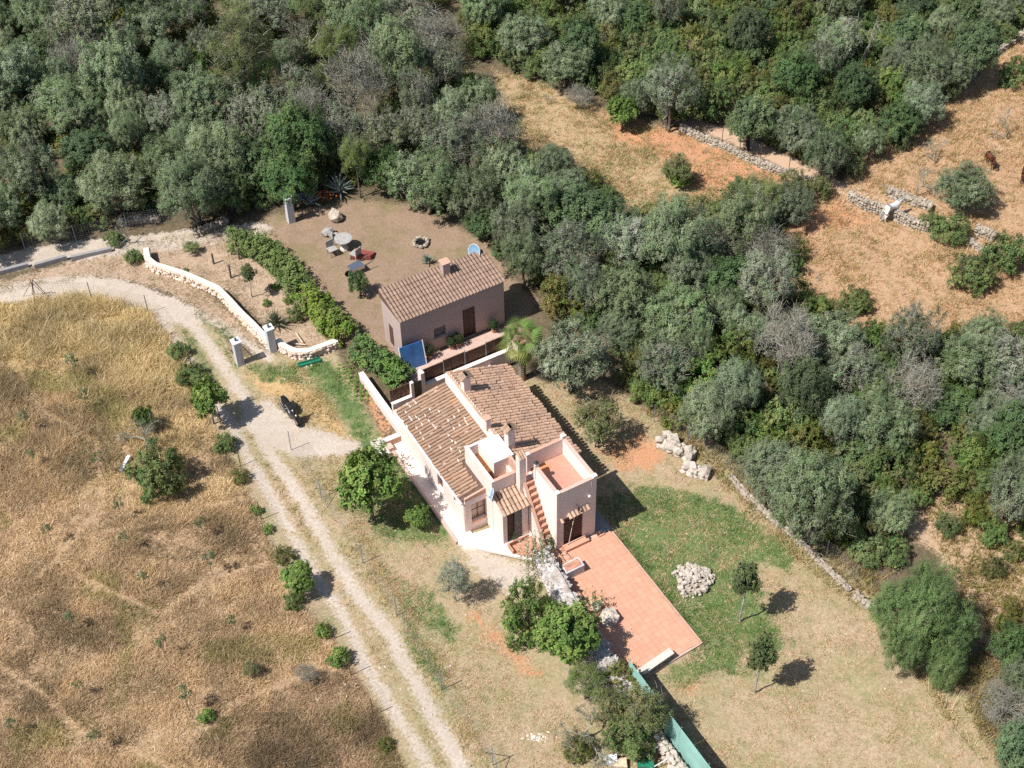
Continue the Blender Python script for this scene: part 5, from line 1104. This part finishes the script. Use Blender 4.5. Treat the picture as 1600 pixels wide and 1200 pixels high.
# far trunks of fallen grey pines, upper right
for (a, b, lab) in (((1345, 105), (1372, 25), 'long leaning dead grey trunk in the upper right wood'), ((1283, 85), (1295, 12), 'forked dead grey trunk left of the long leaning one'), ((1330, 95), (1342, 20), 'thin dead grey trunk between the forked and the leaning one')):
    p = G(*a); q = G(*b, 4.5); m = MB(); g_ = np.random.default_rng(int(a[0])); d_ = q-p; m.tube([(0, 0, 0), tuple(d_*.5+[.1, 0, 0]), tuple(d_)], [.10, .07, .02], 6)
    e = empty('dead_tree', p, 0, label=lab, cat='dead tree'); m.build('trunk', M_TWIG, e)
    m = MB()
    for k in range(26): f = .35+.6*g_.random(); dd = g_.normal(size=3); m.tube([tuple(d_*f), tuple(d_*f+dd*.45)], [.02, .006], 3, cap=False)
    m.build('branches', M_TWIG, e, kind='stuff')

# the wood: poisson filled crowns
FOREST = [(-70, -70), (700, -70), (700, 30), (722, 85), (748, 120), (775, 160), (802, 200), (815, 232), (900, 245), (955, 285), (975, 335), (1010, 320), (1060, 305), (1085, 325), (1120, 298), (1170, 275), (1215, 285), (1262, 272), (1296, 290), (1290, 318), (1235, 345), (1262, 400), (1238, 440), (1285, 470), (1320, 500), (1390, 505), (1450, 490), (1500, 505), (1560, 500), (1670, 515), (1670, 800), (1590, 800), (1520, 765), (1440, 775), (1430, 830), (1400, 880), (1370, 900), (1330, 880), (1270, 830), (1215, 770), (1150, 715), (1130, 690), (1060, 660), (1000, 625), (955, 590), (935, 540), (880, 495), (830, 440), (790, 400), (740, 350), (690, 330), (640, 305), (590, 285), (520, 280), (470, 300), (420, 318), (330, 322), (280, 318), (190, 330), (140, 355), (60, 372), (-70, 380)]
FOREST2 = [(706, -70), (1670, -70), (1670, 20), (1598, 45), (1550, 78), (1520, 105), (1500, 142), (1440, 190), (1400, 225), (1345, 250), (1325, 272), (1290, 262), (1240, 236), (1150, 200), (1145, 180), (1180, 160), (1150, 140), (1120, 175), (1050, 190), (1000, 175), (930, 148), (850, 125), (790, 108), (745, 85), (722, 55)]
FOREST3 = [(1540, 930), (1670, 900), (1670, 1280), (1580, 1280), (1540, 1190), (1560, 1120), (1545, 1040)]
LAND = [(60, 60, 'in the top left corner of the wood'), (60, 300, 'over the left bend of the gravel lane'), (230, 300, 'at the wood edge behind the gravel lane'), (120, 190, 'in the left part of the upper wood'), (300, 200, 'between gravel lane and tallest grey tree'), (300, 60, 'in the upper left wood'), (430, 250, 'in the wood behind the tall pale pillar'), (470, 130, 'left of the tallest grey tree'), (640, 120, 'right of the tallest grey tree'), (600, 20, 'at the top middle of the wood'), (640, 250, 'behind the brown yard'), (740, 230, 'left of the orange field'), (850, 290, 'below the orange field'), (800, 370, 'beside the neighbouring house roof'), (910, 400, 'above the ivy covered columns'), (1010, 400, 'in the middle of the right wood'), (1150, 330, 'between orange field and dry field'), (1030, 520, 'right of the silvery garden olive'), (1120, 620, 'behind the heap of large pale rocks'), (1150, 470, 'left of the tall half bare tree'), (1330, 560, 'right of the tall half bare tree'), (1200, 700, 'behind the dry stone boundary wall'), (1290, 780, 'above the lower end of the boundary wall'), (1500, 560, 'below the dry field near the right edge'), (1400, 700, 'in the scrub above the biggest round tree'), (1550, 700, 'at the right edge above the open scrub'), (820, 40, 'at the top just right of the orange clearing'), (930, 90, 'above the rim of the orange field'), (1060, 50, 'in the upper middle of the far wood'), (1220, 60, 'among the dead grey trunks upper right'), (1400, 90, 'in the far wood left of the corner wall'), (1250, 200, 'in the dark evergreen belt above the red path'), (1400, 190, 'in the dark evergreen belt above the paddock'), (1520, 40, 'in the top right corner'), (1600, 1050, 'at the right edge below the open scrub')]
KN = {'olive': ('wild_olive_tree', 'grey green wild olive', 'tree'), 'oliveP': ('pale_olive_tree', 'pale silvery wild olive', 'tree'), 'oak': ('evergreen_oak', 'dark green evergreen oak', 'tree'), 'mastic': ('mastic_bush', 'green mastic bush', 'bush'), 'dry': ('dry_tree', 'grey half bare tree', 'tree'), 'yellow': ('yellow_green_bush', 'yellow green bush', 'bush'), 'bright': ('broadleaf_tree', 'fresh green broadleaf tree', 'tree'), 'pine': ('pine_tree', 'yellow green pine', 'tree')}
LABN = {}
def fill(poly, n, pick, rlo, rhi, seed, sp=.72, shrink=.55):
    g = np.random.default_rng(seed); P_ = np.array(poly, float); lo = P_.min(0); hi = P_.max(0); cnt = 0
    for _ in range(n):
        x, y = lo+(hi-lo)*g.random(2); r_ = (rlo+(rhi-rlo)*g.random())*(.86+.28*(y+60)/900)
        kd = pick(x, y, g)
        if kd in ('mastic', 'yellow'): r_ *= .72
        q = r_*shrink
        if not inside(P_, np.array([x, x-q, x+q, x, x]), np.array([y, y, y, y-q*.7, y+q*.9])).all(): continue
        if any((abs(x-a) < 140 and (x-a)**2+((y-b)/.8)**2 < (sp*(r_+c))**2) for a, b, c in placed): continue
        nm, ds, ct = KN[kd]; ph = min(LAND, key=lambda L: (L[0]-x)**2+(L[1]-y)**2)[2]
        sz = 'small' if r_ < rlo*.95 else ('large' if r_ > rhi*.9 else 'middling'); zs = .78+.62*g.random()**1.3 if kd not in ('mastic', 'yellow') else .9+.5*g.random()
        tall = 'tall ' if zs > 1.1 else ('low ' if zs < .95 else '')
        lab = f'{sz} {tall}{ds} {ph}'
        random.seed(int(x*7+y*13)); pl_(kd, x, y, r_, nm, lab, ct, group=f'{ds}{"es" if ds.endswith("sh") else "s"} {ph}', zs=zs, wide=.92+.16*g.random(), tint=(.66, .62, .8) if kd == 'bright' else None); cnt += 1
    return cnt
def pickA(x, y, g):
    u = g.random()
    if x < 520 and y > 190: return 'olive' if u < .55 else ('oak' if u < .75 else ('oliveP' if u < .93 else 'bright'))
    if x > 1130 and y > 620: return 'mastic' if u < .48 else ('olive' if u < .68 else ('yellow' if u < .80 else ('oliveP' if u < .93 else 'oak')))
    if x > 950 and y > 420: return 'olive' if u < .42 else ('oliveP' if u < .68 else ('oak' if u < .8 else ('dry' if u < .9 else 'mastic')))
    return 'olive' if u < .50 else ('oliveP' if u < .72 else ('oak' if u < .84 else ('dry' if u < .92 else 'pine')))
def pickB(x, y, g):
    u = g.random()
    if (x > 1130 and y > 130) or x > 1400: return 'oak' if u < .45 else ('olive' if u < .72 else ('mastic' if u < .95 else 'yellow'))
    return 'mastic' if u < .42 else ('olive' if u < .62 else ('oak' if u < .78 else ('oliveP' if u < .9 else 'yellow')))
HAND = False
nA = fill(FOREST, 12000, pickA, 34, 62, 5, .62); nB = fill(FOREST2, 7000, pickB, 30, 48, 6, .60); nC = fill(FOREST3, 300, pickB, 28, 40, 8)
nD = fill(FOREST, 6000, lambda x, y, g: 'mastic' if g.random() < .7 else 'yellow', 26, 34, 15, .55, .4)
nD += fill(FOREST2, 3000, lambda x, y, g: 'mastic' if g.random() < .75 else 'yellow', 24, 34, 16, .58, .4)
nE = fill([(1440, 770), (1520, 750), (1640, 800), (1640, 900), (1560, 930), (1530, 870), (1450, 850)], 60, lambda x, y, g: 'yellow' if g.random() < .6 else 'mastic', 20, 34, 17, .9, .3)
def untie():
    by = {}
    for o in bpy.data.objects:
        if o.get('group') and o.get('category') and o.parent is None: by.setdefault(o['label'], []).append(o)
    for lab, os_ in by.items():
        if len(os_) < 2: continue
        if len(os_) > 7:
            os_.sort(key=lambda o: -P(o.location)[1]); h_ = len(os_)//2
            for i, o in enumerate(os_): o['label'] = ('lower ' if i < h_ else 'upper ')+lab
            for part_ in (os_[:h_], os_[h_:]):
                part_.sort(key=lambda o: P(o.location)[0])
                for o, w_ in zip(part_, ['leftmost', 'second', 'third', 'fourth', 'fifth', 'sixth', 'seventh', 'eighth', 'ninth', 'tenth', 'eleventh', 'twelfth', 'thirteenth', 'fourteenth']): o['label'] = w_+' '+o['label']
            continue
        os_.sort(key=lambda o: P(o.location)[0]); n = len(os_); names = ['leftmost', 'rightmost'] if n == 2 else (['leftmost', 'middle', 'rightmost'] if n == 3 else ['leftmost', 'second', 'third', 'fourth', 'fifth', 'sixth', 'seventh'][:n-1]+['rightmost'])
        for o, w_ in zip(os_, names): o['label'] = w_+' '+lab
untie()
from collections import Counter
print(Counter(o.name.split('.')[0] for o in bpy.data.objects if o.parent is None and o.get('category')).most_common(8))
print('FOREST COUNT', nA, nB, nC, nD, nE, len(placed))

# ------------------------------------------------------------------ hedge, ivy and creepers
def hedge(pts, wd, h, label, cols, seed, per=420, ln=.12, lw=.08):
    W = [G(*p, h*.5)[:2] for p in pts]; o0 = np.array([*W[0], 0]); g = np.random.default_rng(seed); m = MB()
    for a, b in zip(W, W[1:]):
        L_ = np.linalg.norm(b-a); t = (b-a)/L_; nn = np.array([-t[1], t[0]])
        for s_ in np.arange(0, L_, .32):
            for u in (-.5, 0, .5):
                c = np.array([*(a+t*s_+nn*u*wd*.62+g.normal(size=2)*.08), h*(.72 if u == 0 else .45)*(.85+.35*g.random())]); r_ = .36*(.8+.5*g.random()); tone = cols[g.integers(len(cols))]; k = per//2
                d_ = g.normal(size=(14, 3)); d_ /= np.linalg.norm(d_, axis=1, keepdims=True); w_ = g.integers(14, size=k)
                p = c-o0+d_[w_]*r_*[1, 1, 1.2]*(.6+.4*g.random((k, 1)))+g.normal(size=(k, 3))*.06; p[:, 2] = np.maximum(p[:, 2], .02)
                m.leaves(p, d_[w_]*.8+g.normal(size=(k, 3))*.4+[-.3, -.2, .9], ln*(.7+.6*g.random(k)), lw, jitc(tone, k, g), g)
    e = empty('hedge', o0, 0, label=label, cat='hedge'); m.build('foliage', M_LEAF, e)
    c = MB()
    for a, b in zip(W, W[1:]):
        L_ = np.linalg.norm(b-a)
        for s_ in np.arange(.1, L_, .6): p = a+(b-a)*s_/L_-o0[:2]; c.tube([(*p, 0), (*(p+g.normal(size=2)*.1), h*.6)], [.035, .015], 5)
    c.build('stems', M_BARKD, e)
hedge([(366, 374), (395, 380), (428, 400), (455, 427), (470, 450)], 1.45, 1.15, 'upper half of the bright green hedge between mown garden and brown yard', [(.17, .26, .06), (.20, .29, .075), (.14, .22, .05)], 1)
hedge([(476, 458), (500, 482), (520, 505), (545, 520)], 1.6, 1.5, 'lower half of the hedge with darker leaves beside the brown yard', BR+BR+MS, 2)
hedge([(560, 540), (590, 562), (618, 582), (630, 590)], 1.3, 1.7, 'tall dark green hedge block reaching the pink pillars behind the house', MS+BR, 3)
def cover(pts, r_, n, name, label, cols, z0=.1, z1=1.0, cat='creeper', ln=.10, seed=1):
    g = np.random.default_rng(seed); W = [G(*p)[:2] for p in pts]; o0 = np.array([*W[0], 0]); m = MB(); q = []
    for a, b in zip(W, W[1:] if len(W) > 1 else W): 
        k = n//max(1, len(W)-1); t = g.random((k, 1)); p = a+(b-a)*t+g.normal(size=(k, 2))*r_; z = z0+(z1-z0)*g.random((k, 1))**.8; q.append(np.hstack([p-o0[:2], z]))
    q = np.vstack(q); cl = np.floor(q*3)/3; q = cl+.5*(q-cl)+g.normal(size=q.shape)*.03; q[:, 2] = np.maximum(q[:, 2], .02); k = len(q)
    col = np.array(cols)[g.integers(len(cols), size=k)]*(.75+.5*g.random((k, 1)))
    m.leaves(q, g.normal(size=(k, 3))+[0, 0, .8], ln*(.6+.8*g.random(k)), ln*.55, col, g)
    e = empty(name, o0, 0, label=label, cat=cat); m.build('leaves', M_LEAF, e); s_ = MB()
    for i in range(14): p = q[g.integers(k)]; s_.tube([(p[0]*.9, p[1]*.9, 0), tuple(p)], [.012, .005], 3, cap=False)
    s_.build('stems', M_BARKD, e)
cover([(843, 868), (838, 895)], .32, 1500, 'climbing_plant', 'straggly flowering creeper at the upper end of the limewashed wall', [(.12, .15, .07), (.45, .44, .34), (.20, .22, .11)], .2, 1.7, seed=2)
cover([(858, 850), (866, 858)], .22, 350, 'climbing_plant', 'small green plant at the foot of the outside stair', [(.10, .14, .06), (.16, .19, .08)], .1, .8, seed=3)
cover([(800, 842), (806, 838)], .12, 160, 'potted_plant', 'small bright plant in the planter under the porch door', [(.10, .18, .07)], .3, .75, 'plant', .08, 4)
cover([(925, 950), (935, 962)], .25, 260, 'climbing_plant', 'fresh green shoots beside the boulders on the terrace edge', [(.14, .22, .05)], .5, 1.3, seed=5)
cover([(536, 572), (560, 600), (572, 625)], .25, 700, 'ground_creeper', 'green creeper along the brown planting strip below the hedge', BR, .02, .4, seed=6)
cover([(628, 715), (640, 735)], .25, 260, 'dry_tuft', 'dry yellow tuft beside the patio kerb', [(.24, .18, .09), (.17, .16, .07)], .1, .5, 'plant', .1, 7)
cover([(805, 775), (812, 782)], .18, 130, 'dry_creeper', 'dry brown creeper lying on the small porch roof', [(.10, .06, .045)], 2.62, 2.8, 'creeper', .08, 8)
# ------------------------------------------------------------------ palm and spiky plants
e = empty('fan_palm', [*G(816, 592)[:2], 0], 0, label='fan palm behind the right corner of the tiled roof', cat='palm')
m = MB(); m.tube([(0, 0, -.05), (.02, .0, .9), (.0, .02, 1.8), (.02, 0, 2.7)], [.21, .17, .17, .20], 9)
m.build('trunk', plain('palm_trunk', (.34, .20, .12), .95, .1, var=.4, sc=12), e)
for k in range(16): m = MB(); m.tube([(0, 0, .2+k*.16), (0, 0, .26+k*.16)], [.215, .185], 9); m.build('leaf_scar', M_BARK, e)
fm = MB(); K = 17; v = [(0, 0, 0), (.62, -.012, .10), (.62, .012, .10)]; f = [(0, 1, 2)]
for i in range(K):
    a = (i-(K-1)/2)*.155; L_ = .72-.10*abs(a); c_, s_ = math.cos(a), math.sin(a); b = len(v)
    mid = (.62+L_*.55*c_, L_*.55*s_, .12-.05*abs(a)); tip = (.62+L_*c_, L_*s_, -.06-.10*abs(a)); wv = .023
    v += [(.62, 0, .10), (mid[0]+wv*s_, mid[1]-wv*c_, mid[2]), tip, (mid[0]-wv*s_, mid[1]+wv*c_, mid[2]+.02)]; f.append((b, b+1, b+2, b+3))
fm.add(v, f, (.15, .20, .06)); FR = fm.mesh('frond', M_LEAF); fm = MB(); fm.add(v, f, (.26, .25, .08)); FRY = fm.mesh('frond_dry', M_LEAF)
g = np.random.default_rng(12)
for i in range(26):
    el = 1.25-2.1*(i/26)**.8; o = link('frond', FR if el > -.1 else FRY, e, (0, 0, 2.75)); o.rotation_euler = (g.normal()*.2, -el, i*2.4+g.normal()*.15); o.scale = (.88+.25*g.random(),)*3; o.color = (1.0, 1.15, 1.0, 0)
def spiky(px, py, r_, n, col, label, up=.9, name='agave', w_=.075):
    e = empty(name, G(px, py), 0, label=label, cat='succulent'); g = np.random.default_rng(int(px)); m = MB(); L_ = r_
    m.add([(0, -w_*.5*L_, 0), (L_*.45, -w_*L_, .10*L_), (L_, 0, .0), (L_*.45, w_*L_, .10*L_), (0, w_*.5*L_, 0), (L_*.45, 0, .03*L_)], [(0, 1, 5, 4), (4, 5, 3), (1, 2, 5), (5, 2, 3)], col); lf = m.mesh('leaf', M_LEAF)
    for i in range(n):
        el = up*1.5*(1-i/n)**.7+.08; o = link('leaf', lf, e, (0, 0, .06+.1*r_)); o.rotation_euler = (0, -el, i*2.4+g.normal()*.1); o.scale = (.8+.3*g.random(),)*3
    return e
spiky(431, 511, .95, 44, (.20, .23, .13), 'green spiky rosette plant behind the gateway pillar', name='spiky_plant', w_=.05)
spiky(531, 305, 1.25, 38, (.27, .33, .30), 'large grey green agave at the edge of the dark wood', w_=.045)
spiky(486, 322, 1.0, 20, (.33, .43, .45), 'pale blue agave beside the orange flowers', w_=.08)
spiky(470, 316, .8, 16, (.28, .38, .40), 'smaller blue agave beside the tall pale pillar', w_=.09)
m = MB(); g = np.random.default_rng(4); k = 80; p = g.normal(size=(k, 3))*[.5, .2, .15]+[0, 0, .75]; m.leaves(p, g.normal(size=(k, 3)), .13, .08, np.tile([.50, .17, .05], (k, 1))*(.8+.4*g.random((k, 1))), g)
e = empty('flower_clump', G(500, 320), 0, label='clump of orange flowers between the agaves', cat='flowers'); m.build('flowers', M_LEAF, e)
m = MB(); [m.tube([(x, 0, 0), (x*1.1, 0, .75)], .012, 4) for x in np.linspace(-.5, .5, 9)]; m.build('stems', M_BARKD, e)
spiky(668, 412, .6, 18, (.16, .24, .20), 'small agave on the green patch behind the neighbouring roof', w_=.1)
place('oak', 559, 440, 22, 'dark_shrub', 'dense dark shrub in the yard left of the neighbouring house', 'shrub', v=1, zs=1.1, wide=.8)

# ------------------------------------------------------------------ grasses (nobody could count them)
def blades(name, polys, n, h, wd, cols, seed, hx_=None, lean=.5, clump=.25, per=7, cf=None, excl=None, hf=None):
    g = np.random.default_rng(seed); P_ = [poly_w(p) for p in polys]; allp = np.vstack(P_); lo = allp.min(0); hi = allp.max(0)
    c = lo+(hi-lo)*g.random((n*3, 2)); ok = np.zeros(len(c), bool)
    for p in P_: ok |= inside(p, c[:, 0], c[:, 1])
    if excl is not None: ok &= ~excl(c)
    dn = vnoise(c[:, 0], c[:, 1], 1.7, seed)*.6+vnoise(c[:, 0], c[:, 1], .6, seed+1)*.4; ok &= dn > g.random(len(c))*.75
    c = c[ok][:n]; dn = dn[ok][:n]; k = len(c)*per
    p = np.repeat(c, per, 0)+g.normal(size=(k, 2))*clump*.35; hh = np.repeat(h*(.45+1.1*dn)*(.6+.8*g.random(len(c))), per)*(.6+.6*g.random(k))
    if hf: hh = hh*hf(p[:, 1])
    z = ground_z(p[:, 0], p[:, 1])-.01; a = g.random(k)*6.28; b = np.stack([np.cos(a), np.sin(a), 0*a], 1); l_ = g.normal(size=(k, 3))*lean*hh[:, None]; l_[:, 2] = hh
    base = np.stack([p[:, 0], p[:, 1], z], 1); wd_ = wd*(.6+.8*g.random((k, 1)))
    v = np.stack([base-b*wd_/2, base+b*wd_/2, base+l_], 1).reshape(-1, 3)
    ci = g.integers(len(cols), size=len(c)); col = np.array(cols)[np.repeat(ci, per)]
    if cf is not None: col = cf(p, col, g)
    col = col*(.84+.32*g.random((k, 1))); m = MB(); m.tris(v, np.repeat(np.clip(col, 0, 1), 3, 0)); return m.build(name, M_BLADE, kind='stuff')
def fieldcol(p, col, g):
    t = np.clip((p[:, 1]-47+6*(vnoise(p[:, 0], p[:, 1], 6, 9)-.5)*2.2)/10, 0, 1)[:, None]
    low = np.array([(.66, .45, .25), (.54, .35, .19), (.76, .56, .33), (.54, .41, .19)])[g.integers(4, size=len(p))]
    hi_ = np.array([(.74, .555, .26), (.64, .48, .22), (.50, .43, .17), (.82, .64, .36)])[g.integers(4, size=len(p))]
    q = vnoise(p[:, 0], p[:, 1], 1.9, 33)[:, None]; c = low*(1-t)+hi_*t
    c = np.where((q > .70) & (t < .6), c*np.array([.80, .90, .70]), c); q2 = vnoise(p[:, 0], p[:, 1], 1.3, 34)[:, None]; c = c*(.62+.52*q2)*np.array([1.0, .985, .96])
    d_ = vnoise(p[:, 0], p[:, 1], 2.6, 41)[:, None]; c = c*np.where((d_ > .7) & (t < .6), .70, 1.0); dk = inside(poly_w([(430, 1080), (500, 1050), (560, 1062), (600, 1130), (640, 1215), (640, 1300), (420, 1300), (380, 1190)]), p[:, 0], p[:, 1])[:, None]; return c*np.where(dk, .62, 1.0)
offroad = lambda c: (np.minimum(seg_dist(poly_w(TRACK_A), c[:, 0], c[:, 1]), seg_dist(poly_w(TRACK_B), c[:, 0], c[:, 1])) < .42)
TRAILS = [[(-20, 1030), (60, 1080), (130, 1150), (220, 1180), (320, 1230)], [(560, 1035), (470, 1060), (380, 1090), (300, 1150)], [(180, 680), (230, 760), (330, 790), (420, 770)], [(20, 560), (60, 640), (150, 690), (160, 790), (60, 900)], [(120, 900), (250, 960), (330, 900), (420, 880)]]
blades('dry_grass', [FIELD], 42000, .24, .028, [(.5, .4, .2)], 21, per=9, cf=fieldcol, lean=.7, excl=lambda c: np.minimum.reduce([seg_dist(poly_w(t_), c[:, 0], c[:, 1]) for t_ in TRAILS]) < .17, hf=lambda y: .75+.9*np.clip((y-46)/12, 0, 1))
blades('straw', [FIELD], 7000, .10, .04, [(.60, .48, .32), (.52, .38, .24), (.36, .24, .15)], 22, per=7, lean=1.3)
G2 = [(.15, .245, .08), (.19, .27, .095), (.30, .33, .15), (.13, .22, .065), (.11, .19, .055)]
blades('green_grass', [p for p, s_ in GREEN], 15000, .11, .03, G2, 23, per=8, lean=.8, excl=offroad)
blades('mown_grass', [PLOT], 15000, .07, .035, [(.54, .38, .26), (.45, .33, .21), (.30, .30, .15), (.62, .46, .33)], 24, per=7, lean=1.2, excl=lambda c: (lambda X, Y: (X > -1) & (X < 6) & (Y > -11) & (Y < 7.5))((c[:, 0]-P0[0])*BV[0]+(c[:, 1]-P0[1])*BV[1], (c[:, 0]-P0[0])*AV[0]+(c[:, 1]-P0[1])*AV[1]))
blades('meadow_grass', [ORANGE_F], 6000, .16, .035, [(.46, .34, .19), (.34, .31, .15), (.52, .34, .19), (.28, .29, .13)], 25, per=7, lean=.7)
blades('meadow_grass', [DRYR, DRYR2], 8000, .22, .035, [(.60, .39, .22), (.50, .31, .17), (.64, .45, .27), (.40, .31, .14), (.34, .29, .12)], 26, per=7, lean=.7)
blades('verge_grass', [[(0, 440), (180, 392), (240, 372), (350, 352), (420, 360), (520, 450), (560, 520), (430, 560), (330, 500), (250, 450), (150, 430), (0, 460)]], 5000, .07, .03, [(.48, .37, .24), (.40, .30, .18), (.30, .27, .13)], 27, per=6, lean=1.1)
blades('verge_grass', [[(380, 580), (470, 565), (560, 690), (560, 820), (700, 1040), (770, 1200), (720, 1200), (600, 1010), (520, 880), (440, 740)], [(350, 640), (365, 640), (480, 800), (620, 1050), (700, 1200), (680, 1200), (590, 1040), (460, 810)]], 7000, .11, .03, [(.48, .36, .17), (.40, .30, .14), (.26, .26, .10), (.54, .38, .17)], 28, per=7, lean=.9, excl=lambda c: offroad(c) | inside(poly_w(YARD), c[:, 0], c[:, 1]))
blades('undergrowth', [[(1430, 780), (1640, 760), (1640, 1260), (1560, 1200), (1480, 1060), (1500, 920)], [(1000, 640), (1300, 900), (1360, 940), (1400, 900), (1200, 640)]], 6000, .28, .04, [(.34, .28, .14), (.20, .21, .08), (.42, .32, .18), (.26, .20, .10)], 29, per=8)
def under(polys, n, name, cols, seed, h=.9):
    g = np.random.default_rng(seed); c = []
    for pl in polys:
        W = poly_w(pl); lo = W.min(0); hi = W.max(0); q = lo+(hi-lo)*g.random((n, 2)); c.append(q[inside(W, q[:, 0], q[:, 1])])
    c = np.vstack(c); dn = vnoise(c[:, 0], c[:, 1], 1.1, seed); c = c[dn > .38]; dn = dn[dn > .38]; k = len(c); per = 9
    p = np.repeat(c, per, 0)+g.normal(size=(k*per, 2))*.16; z = np.repeat((dn-.3)*h*1.6, per)*g.random(k*per)**.6+.03
    q = np.hstack([p, z[:, None]]); col = np.array(cols)[np.repeat(g.integers(len(cols), size=k), per)]*(.7+.6*g.random((k*per, 1)))
    m = MB(); m.leaves(q, g.normal(size=(len(q), 3))*.7+[0, 0, .8], .17*(.7+.6*g.random(len(q))), .09, col, g); return m.build(name, M_LEAF, kind='stuff')
UF = [(-70, -40), (700, -40), (760, 130), (830, 230), (960, 290), (1010, 320), (1120, 298), (1290, 280), (1240, 345), (1262, 400), (1250, 450), (1320, 510), (1640, 530), (1640, 790), (1440, 775), (1400, 900), (1270, 850), (1140, 715), (955, 590), (830, 450), (740, 370), (640, 318), (470, 310), (200, 340), (-70, 385)]
UF2 = [(706, -40), (1640, -40), (1600, 45), (1500, 142), (1345, 262), (1290, 270), (1150, 205), (1060, 190), (930, 155), (790, 108), (722, 55)]
under([UF, UF2], 11000, 'undergrowth', MS+OL+DK+YG[:1], 51)
blades('verge_grass', [[(958, 830), (972, 832), (1106, 1004), (1098, 1014), (1052, 1030), (1046, 1020), (1088, 1004)]], 900, .14, .03, G2, 62, per=9)
for i_, wl_ in enumerate(([(1135, 745), (1180, 800), (1245, 850), (1300, 905), (1370, 965), (1460, 1080), (1540, 1190), (1500, 1150), (1420, 1040), (1350, 960), (1290, 915), (1230, 860), (1160, 800), (1120, 750)],)):
    blades('undergrowth', [wl_], 2600, .30, .035, [(.56, .43, .24), (.46, .34, .18), (.30, .29, .12)], 61, per=9, lean=.8)
# loose stones and litter on the ground
m = MB(); g = np.random.default_rng(31)
for i in range(900):
    x, y = (g.random()*760-20, 560+g.random()*640) if i < 500 else (380+g.random()*350, 560+g.random()*600) if i < 700 else (740+g.random()*820, 820+g.random()*380)
    p = G(x, y); a, b = toH(p)
    if -1 < a < 6 and -11 < b < 7.5: continue
    p[2] = float(ground_z(p[0], p[1])); m.ico(p, .02+.05*g.random()**3, jit=.3, sc=(1, 1, .6), col=(g.random(),)*3, seed=i)
m.build('scattered_stones', M_STONE, kind='stuff')
m = MB(); g = np.random.default_rng(32); [m.ico((x_, y_, 0), r_, jit=.4, sc=(1, .8, .25)) for x_, y_, r_ in zip(g.normal(size=40)*.3, g.normal(size=40)*.12, .02+.05*g.random(40))]; tag(m.build('lime_patch', M_MORTAR, None, G(838, 1152)), 'white lime spill on the dry grass near the bottom edge', 'lime spill')
for i in range(9): pass
